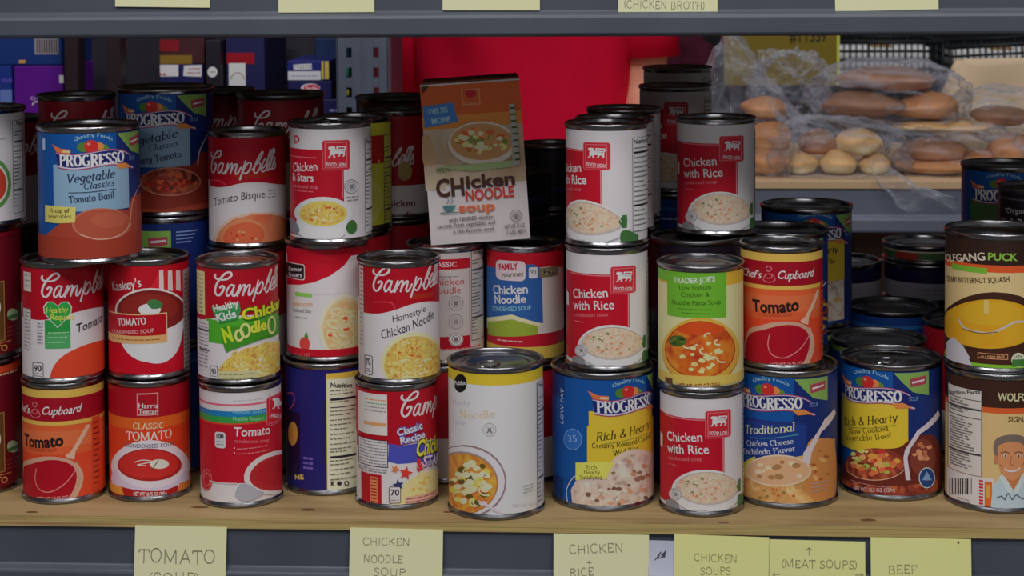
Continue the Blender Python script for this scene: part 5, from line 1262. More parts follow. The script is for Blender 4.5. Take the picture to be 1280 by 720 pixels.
place_box(-40, 78, 18, max(z, z1) + .0006, 2.4, .14, mat((16, 44, 104), .5), 'dark blue box with a barcode lying on the purple box', group=PG, name='food_box', art=lambda D: (D.rect(43, 47, 73, 68, (130, 124, 130)), [D.rect(46 + i * 3, 49, 47.4 + i * 3, 66, (50, 46, 50)) for i in range(9)], D.rect(24, 75, 32, 79, (190, 140, 80))))
r, z = place_box(200, 256, 80.5, zP0, 2.46, .16, BOXN, 'navy box with two white label patches on the rear shelf', group=PG, art=lambda D: (D.rect(200, 81, 223, 95.5, (196, 190, 206)), D.poly([(230, 82), (252, 81), (252, 96), (229, 95)], (206, 190, 200)), D.small(236, 250, 86, (150, 60, 70)), D.small(234, 250, 91, (150, 60, 70)), D.small(200, 208, 93, (170, 40, 50), 2)))
place_box(200, 256, 38, z + .0006, 2.46, .16, DBR, 'dark maroon box with an olive band on the navy box', group=PG, art=lambda D: (D.rect(200, 50, 224, 64, (120, 16, 30)), D.rect(200, 69, 240, 80, (120, 92, 34)), D.ell(264, 61, 5, 4, (110, 60, 50))))
place_box(258, 277, 50, zP0, 2.44, .12, mat((26, 20, 30), .5), 'narrow black box with a round white seal', group=PG, art=lambda D: (D.ell(265.5, 90, 6.2, 6.6, (206, 200, 206)), D.line([(262, 90), (269, 90)], .8, INK)))
place_box(283, 332, 40, zP0, 2.46, .16, mat((26, 26, 70), .5), 'navy box with a red band and stamped white patch', group=PG, art=lambda D: (D.rect(283, 66, 318, 80, (134, 12, 28)), D.rect(286, 79, 307, 107, (206, 196, 206)), D.line(arc(297, 99, 8, 8, 180, 360, 14), 1, (120, 90, 110))))
r, z = place_box(358, 428, 124, zP0, 2.36, .16, BOXN, 'navy box at the foot of the right hand pasta pile', group=PG, art=lambda D: D.small(412, 422, 138, (120, 120, 170), 3))
r, z = place_box(360, 415, 101.5, z + .0006, 2.36, .16, BOXN, 'navy pasta box with a small red oval', group=PG, art=lambda D: (D.ell(388, 110, 12, 5.6, (190, 180, 200)), D.ell(389.5, 110, 10, 4.4, (176, 26, 50)), D.text('Barilla', (382, 112), (397, 112), 3.6, (206, 190, 200), bold=.02), D.small(382, 398, 118.5, (110, 110, 170))))
place_box(359, 412, 76, z + .0006, 2.36, .16, mat((26, 30, 100), .5), 'blue pasta box with white lettering and yellow stripes', group=PG, rz=.03, art=lambda D: (D.text('BEEEEEE', (367, 87), (390, 86), 6, (206, 204, 216), bold=.05), D.rect(360, 89, 401, 100, (186, 186, 210)), D.small(364, 398, 95, (120, 120, 170), 1), D.rect(402, 76.5, 404.5, 99, (206, 170, 60)), D.rect(406, 76.5, 411, 99, (206, 170, 60))))
place_box(398, 438, 81, zP0, 2.44, .12, mat((16, 22, 44), .5), 'dark box with green and yellow spots behind the perforated post', group=PG, art=lambda D: (D.rect(417, 81, 424, 100, (20, 120, 90)), D.ell(435, 85, 4, 5, (20, 130, 90)), D.ell(435, 92, 3, 3, (20, 110, 80)), D.rect(423, 105, 426, 120, (190, 180, 110)), D.ell(436, 116, 4.4, 4, (200, 180, 30))))
place_box(394, 438, 48, atp(437, 81, 2.44).z + .0006, 2.44, .12, mat((18, 40, 80), .5), 'dark teal box on the one with green spots', group=PG)

# ---- bread shelf
brack = empty('storage_rack', (0, 0, 0), 'grey steel shelf unit holding bagged bread behind the cans', 'rack')
dB_ = 2.42
zb = atp(1075, 225.5, dB_).z
ex0, ex1 = at(905, dB_, 0), at(1420, dB_, 0)
GREYB = noisy('blue_grey_enamel', [(.3, (80, 85, 98)), (.7, (88, 93, 107))], scale=9, rough=.45)
beam('shelf_beam', brack, (ex0.x + ex1.x) / 2, ex0.y, zb - .009, ex1.x - ex0.x, 1.2, GREYB)
for x in (ex0.x + .02, ex1.x - .02):
    perforated_post(brack, x, ex0.y + .035, -.95, zb - .030, GREYB); perforated_post(brack, x, ex0.y + .50, -.95, zb - .030, GREYB)
b = MB(); b.box(((ex0.x + ex1.x) / 2, ex0.y + .27, zb - .0045), (ex1.x - ex0.x, .545, .009), mat((166, 140, 110), .6))
tag(b.build('plywood_shelf', None), 'pale board under the bagged bread rolls', 'shelf')
b = MB(); b.box(((ex0.x + ex1.x) / 2, ex0.y + .28, zb - .31), (ex1.x - ex0.x, .55, .012), GREYB); b.build('lower_shelf_panel', brack)
BRN = noisy('shaded_cardboard', [(.3, (84, 62, 48)), (.7, (98, 74, 58))], scale=12, rough=.8)  # for boxes added as dark fill below the bread, shade mixed into the brown
for x0, x1, hh, lb in ((925, 1060, .20, 'brown cardboard box added in the dark under the bread shelf, left'), (1072, 1290, .215, 'brown cardboard box added in the dark under the bread shelf, right')):
    a, c = at(x0, dB_ + .08, 0), at(x1, dB_ + .08, 0)
    root = empty('cardboard_box', ((a.x + c.x) / 2, a.y + .05, zb - .3035), lb, 'box')
    b = MB(); b.box((0, .15, hh / 2), (c.x - a.x, .3, hh), BRN); b.build('box_body', root, bevel=.002)
    b = MB(); b.box((-(c.x - a.x) * .251, .15, hh + .0022), ((c.x - a.x) * .49, .3, .003), BRN); b.box(((c.x - a.x) * .251, .15, hh + .0022), ((c.x - a.x) * .49, .3, .003), BRN); b.build('top_flap', root)

def bun_mat(name, top, side, base):
    m = bpy.data.materials.new(name); m.use_nodes = True; nt = m.node_tree; N = nt.nodes; b = N['Principled BSDF']
    tc = N.new('ShaderNodeTexCoord'); sp = N.new('ShaderNodeSeparateXYZ'); nz = N.new('ShaderNodeTexNoise'); nz.inputs['Scale'].default_value = 45; nz.inputs['Detail'].default_value = 4
    n2 = N.new('ShaderNodeTexNoise'); n2.inputs['Scale'].default_value = 14
    nt.links.new(tc.outputs['Generated'], sp.inputs[0]); nt.links.new(tc.outputs['Object'], nz.inputs['Vector']); nt.links.new(tc.outputs['Object'], n2.inputs['Vector'])
    ma = N.new('ShaderNodeMath'); ma.operation = 'MULTIPLY_ADD'; ma.inputs[1].default_value = .45; nt.links.new(n2.outputs['Fac'], ma.inputs[0]); nt.links.new(sp.outputs['Z'], ma.inputs[2])
    cr = N.new('ShaderNodeValToRGB'); e = cr.color_ramp.elements; e.new(.5); e.new(.5)
    for k, (p, c) in enumerate(((.22, base), (.46, side), (.78, top), (1.1, tuple(int(v * .86) for v in top)))): e[k].position = min(1, p); e[k].color = (*alb(c), 1)
    nt.links.new(ma.outputs[0], cr.inputs['Fac']); nt.links.new(cr.outputs['Color'], b.inputs['Base Color'])
    bp = N.new('ShaderNodeBump'); bp.inputs['Strength'].default_value = .25; bp.inputs['Distance'].default_value = .002
    nt.links.new(nz.outputs['Fac'], bp.inputs['Height']); nt.links.new(bp.outputs['Normal'], b.inputs['Normal']); b.inputs['Roughness'].default_value = .55
    return m
BUN = bun_mat('baked_bun', (168, 112, 66), (192, 148, 102), (150, 100, 62))
BUNR = bun_mat('glazed_bun', (122, 84, 58), (166, 118, 86), (130, 86, 58))
PALE = bun_mat('pale_roll', (190, 152, 100), (206, 188, 156), (176, 148, 110))
def roll(px, py, rx, ry, d, m, label, group, depth=None, seed=0, rz=0.0, rest=False):
    c = atp(px, py, d); k = d / FPX; a, h = rx * k, ry * k; dp = depth or a
    if rest: c.z = zb + h * .80
    b = MB(); NU, NV = 28, 16; vs = []
    for j in range(NV + 1):
        th = PI * j / NV
        for i in range(NU):
            ph = 2 * PI * i / NU; x, y, z = math.sin(th) * math.cos(ph), math.sin(th) * math.sin(ph), math.cos(th)
            n = 1 + .16 * noise.noise(Vector((x * 1.3 + seed * 3, y * 1.3, z * 1.3 + seed * 5))) + .03 * noise.noise(Vector((x * 5 + seed, y * 5, z * 5)))
            zz = math.copysign(abs(z) ** 1.0, z) if z > 0 else max(z, -.72)
            cr = (1 + .10 * (1 - abs(z))) - .07 * math.exp(-((zz + .25) / .12) ** 2)
            vs.append((x * a * n * cr, y * dp * n * cr, zz * h * n))
    fs = [(j * NU + i, j * NU + (i + 1) % NU, (j + 1) * NU + (i + 1) % NU, (j + 1) * NU + i) for j in range(NV) for i in range(NU)]
    b.add(vs, [f[::-1] for f in fs], m, True); o = b.build('bread_roll', None, loc=c); o.rotation_euler.z = rz
    return tag(o, label, 'bread', group)
g1, g2 = 'pale dinner rolls in the lower bag', 'bagged brown buns'
dr = dB_ + .075
for i, (px, py, rx, ry, m, lb) in enumerate(((958, 212, 24, 20, BUN, 'orange brown bun low beside the shaded rice can'), (1001, 213, 19, 16, PALE, 'pale dinner roll, left of three in the bottom row'), (1048, 212, 22, 17, PALE, 'pale dinner roll, middle of the bottom row'), (1093, 213, 19, 15, PALE, 'pale dinner roll beside the drooping bag tail'))):
    roll(px, py, rx, ry, dr, m, lb, g1 if m is PALE else g2, seed=i, rest=True)
roll(962, 172, 26, 22, dr + .01, BUN, 'orange bun on top of the low one by the rice can', g2, seed=7)
roll(955, 136, 26, 16, dr + .03, BUN, 'orange bun topmost in the bag by the rice can', g2, seed=8)
roll(1022, 178, 24, 18, dr + .02, BUNR, 'brown bun between the two left bags', g2, seed=9)
roll(1072, 178, 27, 19, dr + .005, PALE, 'pale yellow roll resting on the bottom row', g1, seed=10)
roll(1168, 213, 46, 12, dr + .01, BUN, 'long flat bun lying on the board at the right', g2, seed=11, rest=True)
roll(1165, 187, 38, 17, dr + .012, BUNR, 'glossy reddish bun over the long flat one', g2, seed=12)
roll(1226, 214, 30, 15, dr + .03, BUN, 'brown bun low behind the dark blue can', g2, seed=13, rest=True)
roll(1268, 188, 30, 22, dr + .01, BUN, 'brown bun at the right edge above the dark cans', g2, seed=14)
roll(1078, 131, 48, 18, dr + .05, BUNR, 'dark long bun in the upper bag, left', g2, seed=15)
roll(1158, 133, 38, 19, dr + .05, BUN, 'golden bun in the upper bag, right', g2, seed=16)
roll(1108, 100, 56, 17, dr + .07, BUNR, 'dark bun topmost in the upper bag', g2, seed=17)
roll(1180, 158, 60, 9, dr + .04, PALE, 'pale flat loaf lying across the right bags', g2, seed=18, depth=.05)
roll(1250, 146, 34, 14, dr + .05, BUNR, 'dark bun in the bag at the right edge', g2, seed=19)

film = bpy.data.materials.new('clear_plastic_film'); film.use_nodes = True
nt = film.node_tree; nt.nodes.clear(); N = nt.nodes
out = N.new('ShaderNodeOutputMaterial'); mx = N.new('ShaderNodeMixShader'); tr = N.new('ShaderNodeBsdfTransparent'); pb = N.new('ShaderNodeBsdfPrincipled')
pb.inputs['Base Color'].default_value = (.50, .53, .62, 1); pb.inputs['Roughness'].default_value = .055; pb.inputs['Specular IOR Level'].default_value = 1.0
fr = N.new('ShaderNodeLayerWeight'); fr.inputs['Blend'].default_value = .35
mr = N.new('ShaderNodeMapRange'); mr.inputs['From Min'].default_value = 0; mr.inputs['From Max'].default_value = 1; mr.inputs['To Min'].default_value = .045; mr.inputs['To Max'].default_value = .60
tc = N.new('ShaderNodeTexCoord'); tx = N.new('ShaderNodeTexNoise'); tx.inputs['Scale'].default_value = 16; tx.inputs['Distortion'].default_value = 2.2; tx.inputs['Detail'].default_value = 2
bp = N.new('ShaderNodeBump'); bp.inputs['Strength'].default_value = .9; bp.inputs['Distance'].default_value = .01
nt.links.new(tc.outputs['Object'], tx.inputs['Vector']); nt.links.new(tx.outputs['Fac'], bp.inputs['Height']); nt.links.new(bp.outputs['Normal'], pb.inputs['Normal']); nt.links.new(bp.outputs['Normal'], fr.inputs['Normal'])
nt.links.new(fr.outputs['Facing'], mr.inputs['Value']); nt.links.new(mr.outputs['Result'], mx.inputs['Fac']); nt.links.new(tr.outputs['BSDF'], mx.inputs[1]); nt.links.new(pb.outputs['BSDF'], mx.inputs[2]); nt.links.new(mx.outputs['Shader'], out.inputs['Surface'])
def bag(px, py, rx, ry, d, dp, label, seed, crump=.12, neck=None, tail=None, zfree=False):
    c = atp(px, py, d); k = d / FPX; a, h = rx * k, ry * k
    b = MB(); NU, NV = 110, 70; vs = []
    for j in range(NV + 1):
        th = PI * j / NV
        for i in range(NU):
            ph = 2 * PI * i / NU; x, y, z = math.sin(th) * math.cos(ph), math.sin(th) * math.sin(ph), math.cos(th)
            q = Vector((x * 2.2 + seed * 5, y * 2.2, z * 2.2 - seed * 2))
            n = 1 + crump * noise.noise(q) * 1.1 - crump * 1.5 * (abs(noise.noise(q * 1.3 + Vector((9, 0, 0)))) - .2) - crump * .6 * (abs(noise.noise(q * 3.1)) - .2)
            sx = math.copysign(abs(x) ** .75, x); sz = math.copysign(abs(z) ** .8, z)
            X, Y, Z = sx * a * n, y * dp * n, sz * h * n
            if neck and z > .2:
                f = (z - .2) / .8; X = X * (1 - .55 * f) + neck[0] * k * f; Z += neck[1] * k * f * f
            Z = max(Z, zb - c.z + .0006 + .0007 * abs(noise.noise(q * 9))) if not zfree else Z
            vs.append((X, Y, Z))
    fs = [(j * NU + i, (j + 1) * NU + i, (j + 1) * NU + (i + 1) % NU, j * NU + (i + 1) % NU) for j in range(NV) for i in range(NU)]
    b.add(vs, fs, film, True); root = b.build('plastic_bag', None, loc=c)
    tag(root, label, 'bag', 'clear plastic bread bags')
    if tail:
        b = MB(); vs = []; n1, n2 = 30, 26
        for j in range(n1):
            t = j / (n1 - 1)
            for i in range(n2):
                s = 2 * PI * i / n2
                w = (.35 + .9 * t) * tail[2] * k * (1 + .35 * noise.noise(Vector((math.cos(s) * 2, t * 3, seed))))
                cx_ = (tail[0] - px) * k * (t * .6 + .4); cy_ = (py - tail[1]) * k * (t ** .7)
                vs.append((cx_ + math.cos(s) * w, -dp - .018 - .02 * t + math.sin(s) * w * .35, cy_ + math.cos(s * 3 + seed) * w * .25))
        fs = [(j * n2 + i, j * n2 + (i + 1) % n2, (j + 1) * n2 + (i + 1) % n2, (j + 1) * n2 + i) for j in range(n1 - 1) for i in range(n2)]
        b.add(vs, fs, film, True); b.build('bag_tail', root)
    return root
bag(932, 165, 72, 62, dr + .03, .10, 'tall clear bag of orange buns with its gathered neck upright', 1, .14, neck=(-20, 62))
bag(985, 110, 46, 44, dr + .13, .05, 'crumpled bluish bag puff in front of the yellow sign', 2, .34)
bag(1042, 188, 92, 42, dr + .005, .085, 'clear bag of pale rolls with a tail drooping over the edge', 3, .14, tail=(1136, 240, 30))
bag(1110, 120, 98, 46, dr + .055, .10, 'large clear bag of dark buns, topmost in the pile', 4, .12)
bag(1192, 190, 88, 36, dr + .012, .08, 'clear bag of reddish buns lying low at the right', 5, .13)
bag(1256, 142, 62, 32, dr + .06, .08, 'clear bag with a dark bun at the right edge', 6, .22)
# paper sack behind the bags
c = at(1245, dr + .20, zb); b = MB(); NU, NV = 30, 14; vs = []
for j in range(NV + 1):
    t = j / NV
    for i in range(NU):
        s = 2 * PI * i / NU; q = Vector((math.cos(s) * 2, math.sin(s) * 2, t * 3)); n = 1 + .10 * noise.noise(q * 1.4)
        r = (abs(math.cos(s)) ** .5) * math.copysign(1, math.cos(s)), (abs(math.sin(s)) ** .5) * math.copysign(1, math.sin(s))
        f = 1 - .30 * t ** 4
        vs.append((r[0] * .085 * n * f, r[1] * .045 * n * (1 - .5 * t), t * .150 + .010 * noise.noise(q)))
fs = [(j * NU + i, j * NU + (i + 1) % NU, (j + 1) * NU + (i + 1) % NU, (j + 1) * NU + i) for j in range(NV) for i in range(NU)] + [tuple(range(NU))[::-1], tuple(NV * NU + i for i in range(NU))]
b.add(vs, fs, noisy('tan_paper', [(.3, (158, 138, 112)), (.7, (176, 156, 130))], scale=12, rough=.7, bump=.3), True)
tag(b.build('paper_sack', None, loc=c), 'tan paper sack rising behind the bagged buns at the right', 'sack')

# ---- yellow sign, wire baskets
d = dB_ + .72
s0, s1 = atp(905, 20, d), atp(1045, 106, d)
sg = empty('hanging_sign', ((s0.x + s1.x) / 2, (s0.y + s1.y) / 2, s1.z), 'olive yellow sign with black digits behind the bread bags', 'sign', rz=math.radians(0))
b = MB(); b.box((0, 0, (s0.z - s1.z) / 2), (s1.x - s0.x, .004, s0.z - s1.z), mat((98, 84, 14), .6)); b.build('sign_board', sg)
b = MB(); b.box(((s1.x - s0.x) / 2 + .003, -.001, (s0.z - s1.z) / 2), (.005, .006, s0.z - s1.z), mat((170, 170, 60), .6)); b.build('sign_edge', sg)
mw = Matrix.Translation(sg.location)
D = flat_dec('sign_digits', sg, mw, (0, -.0022, 0), (1, 0, 0), (0, 0, 1), .0001); D.text('#YY359', (987, 53), (1033, 52), 15, (40, 32, 16), bold=.02); D.done()
b = MB(); b.box((s0.x + .02, s0.y + .012, -.1), (.02, .02, 1.9), DARKST); b.build('sign_post', sg).location = (-sg.location.x, -sg.location.y, -sg.location.z)
d = 3.34
tag_i = 0
CR = mat((20, 24, 26), .45)
for (x0, x1, yb, yt, dd, lb) in ((1040, 1176, 108, 52, 0, 'black wire basket beyond the bread, left'), (1190, 1330, 112, 56, -.03, 'black wire basket beyond the bread, right')):
    a, c2 = at(x0, d + dd, 0), at(x1, d + dd, 0); zt, zl = atp(1180, yt, d + dd).z, atp(1180, yb, d + dd).z
    w = c2.x - a.x; h = zt - zl
    root = empty('wire_basket', ((a.x + c2.x) / 2, a.y, zl), lb, 'basket', 'black wire baskets', rz=-.05)
    root.rotation_euler.y = math.radians(-3 if dd else 0)
    b = MB(); dp = .28
    for z_ in [h * i / 5 for i in range(6)]:
        r_ = .0028 if z_ < h * .99 else .0045
        b.tube([(-w / 2, 0, z_), (w / 2, 0, z_), (w / 2, dp, z_), (-w / 2, dp, z_)], r_, CR, 6, closed=True)
    b.build('hoops', root)
    b = MB(); n = int(w / .011)
    for i in range(n + 1):
        x = -w / 2 + w * i / n; b.tube([(x, dp, h), (x, dp, 0), (x, 0, 0), (x, 0, h)], .0016 if i % 3 else .0026, CR, 5)
    b.build('wires', root)
    b = MB(); b.box((0, dp / 2, -.006), (w, dp, .008), CR); b.build('basket_floor', root)
    pb_ = empty('added_pale_carton', (root.location.x, root.location.y + .06, zl + .0022), 'added pale carton, for the brightness inside the %s wire basket' % ('left' if not dd else 'right'), 'box', rz=-.05)  # added to stand in for the brightness showing between the wires
    b = MB(); b.box((0, .07, h * .42), (w * .86, .13, h * .84), mat((196, 192, 196), .7)); b.build('box_body', pb_, bevel=.003)
    b = MB(); b.box((0, .07, h * .85), (w * .2, .132, .002), mat((150, 120, 80), .4)); b.build('tape_strip', pb_)
fk = at(1190, d - .04, 0); ztb = atp(1180, 113, d).z
tb = empty('storage_rack', (fk.x, fk.y + .18, 0), 'dark shelf standing under the black wire baskets', 'rack')
b = MB(); b.box((0, 0, ztb - .016), (.62, .46, .012), DARKST); b.build('shelf_panel', tb)
for sx in (-.29, .29):
    for sy in (-.21, .21):
        b = MB(); b.box((sx, sy, (ztb - .022 - .95) / 2), (.03, .03, ztb - .022 + .95), DARKST); b.build('upright', tb)
# ---- person in a red shirt beyond the rack
PX, PDp = 655, 2.98
pc = at(PX, PDp, 0); FL = -.95
person = empty('person', (pc.x, pc.y, FL), 'person in a bright red short sleeved shirt standing beyond the rack', 'person', rz=math.radians(3))
person.scale = (1.06, 1.06, 1.03)
SKIN = noisy('skin', [(.3, (176, 122, 100)), (.7, (192, 138, 114))], scale=20, rough=.5)
SHIRT = noisy('red_jersey', [(.3, (168, 8, 38)), (.7, (184, 12, 46))], scale=6, rough=.8, bump=.1, spec=.1)
TROU = noisy('dark_denim', [(.3, (34, 36, 52)), (.7, (44, 46, 64))], scale=60, rough=.8)
HAIR = noisy('brown_hair', [(.3, (44, 30, 24)), (.7, (66, 46, 34))], scale=60, rough=.6, stretch=(1, 1, .2))
def skin(name, verts, edges, radii, m, sub=2, root=0, parent=person):
    me = bpy.data.meshes.new(name); me.from_pydata(verts, edges, []); me.materials.append(m)
    o = bpy.data.objects.new(name, me); COL.objects.link(o); o.parent = parent
    md = o.modifiers.new('skin', 'SKIN'); md.use_smooth_shade = True
    if not me.skin_vertices: pass
    for i, r in enumerate(radii):
        sv = me.skin_vertices[0].data[i]; sv.radius = r if isinstance(r, tuple) else (r, r); sv.use_root = (i == root)
    s = o.modifiers.new('sub', 'SUBSURF'); s.levels = sub; s.render_levels = sub
    return o
def chainskin(name, chains, m, root=0, sub=2):
    vs, es, rs = [], [], []; idx = {}
    for ch in chains:
        prev = None
        for p, r in ch:
            key = tuple(round(x, 4) for x in p)
            if key not in idx: idx[key] = len(vs); vs.append(p); rs.append(r)
            if prev is not None: es.append((prev, idx[key]))
            prev = idx[key]
    return skin(name, vs, es, rs, m, sub, root)
# body faces the camera (-Y); heights are above the person's floor
sh = 1.43
def arm(s):
    S = (s * .185, .0, sh - .015)
    if s > 0: E, Wd = (.192, .0, 1.13), (.190, -.19, 1.03)
    else: E, Wd = (-.200, .01, 1.13), (-.225, -.16, .98)
    return S, E, Wd
chains = [[((0, 0, .98), (.14, .10)), ((0, 0, 1.12), (.13, .095)), ((0, 0, 1.28), (.15, .105)), ((0, 0, 1.40), (.13, .085)), ((0, 0.005, 1.47), (.058, .058)), ((0, -.005, 1.53), (.052, .055)), ((0, -.012, 1.585), (.068, .085)), ((0, -.012, 1.66), (.078, .098)), ((0, -.005, 1.71), (.066, .085))]]
for s in (-1, 1):
    S, E, Wd = arm(s)
    chains.append([((0, 0, 1.40), (.13, .085)), (S, .052), (tuple((Vector(S) + Vector(E)) / 2), .046), (E, .040), (tuple((Vector(E) * .55 + Vector(Wd) * .45)), .038), (Wd, .026)])
    chains.append([((0, 0, .98), (.14, .10)), ((s * .10, 0, .90), .085), ((s * .105, -.005, .50), .056), ((s * .11, .02, .30), .052), ((s * .115, .02, .09), .036), ((s * .12, -.07, .035), .035), ((s * .12, -.15, .025), .026)])
    # palm and fingers
    d_ = (Vector(Wd) - Vector(E)).normalized(); side = Vector((1, 0, 0)) - d_ * d_.x; side.normalize(); dn = d_.cross(side)
    if dn.z > 0: dn = -dn
    P1 = Vector(Wd) + d_ * .05
    chains[-2].append((tuple(P1), (.034, .018)))
    for fi, (off, L) in enumerate(((-.026, .062), (-.009, .072), (.009, .068), (.026, .054))):
        K = P1 + d_ * .035 + side * off; A = K + d_ * L * .45 + dn * .008; B = A + d_ * L * .3 + dn * .016; T = B + d_ * L * .12 + dn * .018
        chains.append([(tuple(P1), (.034, .018)), (tuple(K), .0095), (tuple(A), .0085), (tuple(B), .008), (tuple(T), .0065)])
    ts = -s
    K = Vector(Wd) + d_ * .03 + side * ts * .030; A = K + side * ts * .022 + d_ * .02 + dn * .004; B = A + side * ts * .008 + d_ * .026 + dn * .008
    chains.append([(Wd, .026), (tuple(K), .013), (tuple(A), .010), (tuple(B), .0085)])
body = chainskin('body', chains, SKIN)
# face, hair
b = MB()
def blob(b, c, r, m, nu=16, nv=10):
    vs = [(c[0] + r[0] * math.sin(PI * j / nv) * math.cos(2 * PI * i / nu), c[1] + r[1] * math.sin(PI * j / nv) * math.sin(2 * PI * i / nu), c[2] + r[2] * math.cos(PI * j / nv)) for j in range(nv + 1) for i in range(nu)]
    b.add(vs, [(j * nu + i, (j + 1) * nu + i, (j + 1) * nu + (i + 1) % nu, j * nu + (i + 1) % nu) for j in range(nv) for i in range(nu)], m, True)
EW = mat((206, 200, 198), .3); EI = mat((60, 40, 30), .3); LIP = mat((168, 92, 84), .5)
b = MB(); blob(b, (0, -.108, 1.625), (.012, .016, .022), SKIN); blob(b, (0, -.113, 1.612), (.016, .012, .009), SKIN); b.build('nose', person)
for s in (-1, 1):
    b = MB(); blob(b, (s * .031, -.092, 1.645), (.013, .009, .007), EW); blob(b, (s * .031, -.099, 1.645), (.0055, .003, .0055), EI); b.build('eye', person)
    b = MB(); blob(b, (s * .032, -.098, 1.665), (.018, .006, .003), HAIR); b.build('eyebrow', person)
    b = MB(); blob(b, (s * .080, .0, 1.635), (.008, .018, .030), SKIN); b.build('ear', person)
b = MB(); blob(b, (0, -.093, 1.583), (.024, .010, .0045), LIP); blob(b, (0, -.094, 1.576), (.020, .010, .005), LIP); b.build('mouth', person)
b = MB(); vs = []; nu, nv = 40, 22
for j in range(nv + 1):
    for i in range(nu):
        th, ph = PI * .62 * j / nv, 2 * PI * i / nu; x, y, z = math.sin(th) * math.cos(ph), math.sin(th) * math.sin(ph), math.cos(th)
        cut = 1.0 if y > -.3 else 0.0
        zz = z if y > -.25 else max(z, .42 + .1 * (-.25 - y))
        n = 1 + .03 * noise.noise(Vector((x * 6, y * 6, z * 3)))
        vs.append((x * .092 * n, .002 + y * .108 * n, 1.668 + zz * .098 * n))
b.add(vs, [(j * nu + i, (j + 1) * nu + i, (j + 1) * nu + (i + 1) % nu, j * nu + (i + 1) % nu) for j in range(nv) for i in range(nu)], HAIR, True); b.build('hair', person)
# shirt: lofted torso with soft folds and two sleeves
b = MB(); nu, rows = 64, [(.93, .172, .118), (.99, .172, .120), (1.06, .168, .118), (1.14, .168, .118), (1.22, .174, .122), (1.30, .182, .124), (1.37, .186, .118), (1.42, .176, .102), (1.45, .13, .082), (1.475, .075, .068)]
vs = []; fine = []
for k in range(len(rows) - 1):
    for q in range(5):
        t = q / 5; fine.append(tuple(rows[k][a] * (1 - t) + rows[k + 1][a] * t for a in range(3)))
fine.append(rows[-1])
for z_, rx, ry in fine:
    for i in range(nu):
        s = 2 * PI * i / nu; c_, s_ = math.cos(s), math.sin(s)
        fold = .006 * noise.noise(Vector((c_ * 2.5, s_ * 2.5, z_ * 5))) + .005 * math.sin(c_ * 9 + z_ * 14 + 2 * noise.noise(Vector((c_, s_, z_ * 4)))) * max(0, -c_ * .8 + .3)
        e = .8
        vs.append((math.copysign(abs(c_) ** e, c_) * (rx + fold), math.copysign(abs(s_) ** e, s_) * (ry + fold), z_))
b.add(vs, [(j * nu + i, j * nu + (i + 1) % nu, (j + 1) * nu + (i + 1) % nu, (j + 1) * nu + i) for j in range(len(fine) - 1) for i in range(nu)], SHIRT, True)
for s in (-1, 1):
    S, E, Wd = arm(s); S = Vector(S); E = Vector(E)
    pts = [S + Vector((-s * .06, 0, -.01)), S + Vector((-s * .01, 0, .004)), S.lerp(E, .15), S.lerp(E, .32), S.lerp(E, .52), S.lerp(E, .75 if s > 0 else .97), S.lerp(E, .75 if s > 0 else .97)]
    b.tube(pts, [.07, .070, .064, .060, .058, .060, .046], SHIRT, 28)
b.build('red_shirt', person)
tr_ = [[((0, 0, .99), (.158, .112)), ((0, 0, .93), (.155, .11))]]
for s in (-1, 1): tr_.append([((0, 0, .93), (.155, .11)), ((s * .10, 0, .86), .098), ((s * .105, -.005, .50), .072), ((s * .11, .02, .30), .068), ((s * .115, .02, .10), .062)])
chainskin('trousers', tr_, TROU)
for s in (-1, 1):
    b = MB(); b.box((s * .12, -.06, .012), (.10, .29, .024), mat((30, 28, 30), .5)); blob(b, (s * .12, -.075, .045), (.050, .135, .045), mat((46, 42, 46), .6), 24, 12); blob(b, (s * .12, .03, .07), (.046, .055, .055), mat((46, 42, 46), .6), 20, 10); b.build('shoe', person, bevel=.004)
# dark maroon bundle behind the near end of the bread shelf
c = atp(858, 70, 3.3); z0 = -.95
bn = empty('cloth_bundle', (c.x, c.y, atp(858, 130, 3.3).z), 'dark maroon cloth bundle between the person and the bread bags', 'bundle')
b = MB(); nu, nv = 40, 24; vs = []
for j in range(nv + 1):
    for i in range(nu):
        th, ph = PI * j / nv, 2 * PI * i / nu; x, y, z = math.sin(th) * math.cos(ph), math.sin(th) * math.sin(ph), math.cos(th)
        n = 1 + .22 * noise.noise(Vector((x * 2, y * 2, z * 2 + 4))) + .06 * noise.noise(Vector((x * 7, y * 7, z * 7)))
        vs.append((x * .058 * n, y * .05 * n, .068 + max(z, -.9) * .072 * n))
b.add(vs, [(j * nu + i, (j + 1) * nu + i, (j + 1) * nu + (i + 1) % nu, j * nu + (i + 1) % nu) for j in range(nv) for i in range(nu)], noisy('maroon_cloth', [(.3, (56, 10, 30)), (.7, (74, 16, 40))], scale=12, rough=.9), True); b.build('cloth', bn)
st = empty('side_stand', (c.x, c.y, FL), 'narrow dark stand under the maroon bundle', 'stand')
hh = atp(858, 130, 3.3).z - FL - .0005
b = MB(); b.box((0, 0, hh - .01), (.12, .16, .02), DARKST); b.build('stand_top', st)
b = MB(); b.tube([(0, 0, .02), (0, 0, hh - .02)], .015, DARKST, 12); b.build('stand_pole', st)
b = MB(); b.box((0, 0, .01), (.16, .2, .02), DARKST); b.build('stand_base', st)

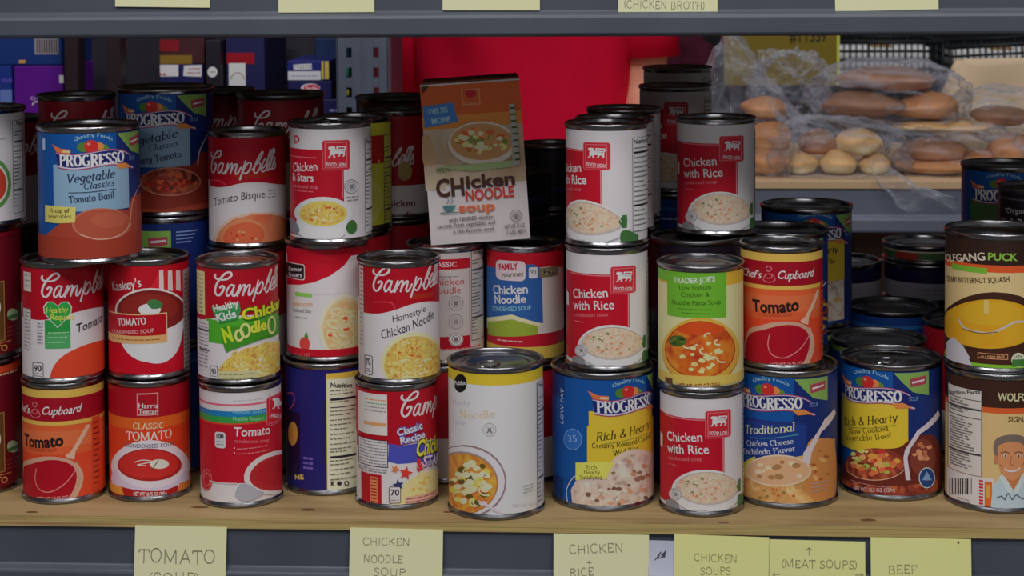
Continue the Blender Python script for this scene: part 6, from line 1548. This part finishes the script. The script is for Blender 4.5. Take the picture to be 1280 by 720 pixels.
# ================================================================ setting and light
def structure(name, c, size, m):
    b = MB(); b.box(c, size, m); o = b.build(name); o['kind'] = 'structure'; return o
structure('floor', (0, 1.2, FL - .025), (9, 9.4, .05), noisy('concrete_floor', [(.3, (86, 84, 84)), (.7, (104, 100, 98))], scale=4, rough=.6))
structure('wall_back', (0, 5.5, .55), (9, .1, 3.0), noisy('wall_darkness', [(.3, (34, 34, 38)), (.7, (42, 42, 46))], scale=3, rough=.8))  # darkness of the hall put into the wall colour
w = bpy.data.worlds.new('hall'); bpy.context.scene.world = w; w.use_nodes = True
w.node_tree.nodes['Background'].inputs[0].default_value = (.90, .90, 1.0, 1); w.node_tree.nodes['Background'].inputs[1].default_value = .085
def area(name, loc, target, sx, sy, power, col=(1, .97, .95)):
    l = bpy.data.lights.new(name, 'AREA'); l.shape = 'RECTANGLE'; l.size = sx; l.size_y = sy; l.energy = power; l.color = col
    o = bpy.data.objects.new(name, l); COL.objects.link(o); o.location = loc
    o.rotation_euler = (Vector(target) - Vector(loc)).to_track_quat('-Z', 'Y').to_euler(); return o
area('fluorescent_light', (-.7, -1.55, 2.15), (-.1, 0, .1), 1.2, .25, 18, (1, .98, .98))
area('fluorescent_light', (.9, -1.55, 2.15), (.3, 0, .1), 1.2, .25, 17, (1, .98, .98))
area('fluorescent_light', (.1, -.85, 2.2), (0.05, 0, .1), 2.0, .25, 15, (1, .98, .98))
area('fluorescent_light', (0.2, -3.6, 1.6), (0, 0, .1), 2.4, .4, 13, (1, .98, .98))
area('fluorescent_light', (.1, 1.9, 2.1), (.0, 1.8, 0), 1.0, .3, 2.8, (1, .97, .97))
area('fluorescent_light', (.8, .70, 2.0), (.6, 1.2, 0), .9, .25, 5.5, (.95, .97, 1.0))
area('fluorescent_light', (-.35, .72, 2.0), (-.35, 1.0, .1), 1.0, .2, 3.6, (.97, .97, 1.0))
sc = bpy.context.scene
sc.view_settings.view_transform = 'Standard'; sc.view_settings.look = 'None'; sc.view_settings.gamma = 1; sc.view_settings.use_curve_mapping = False
sc.view_settings.exposure = -0.12
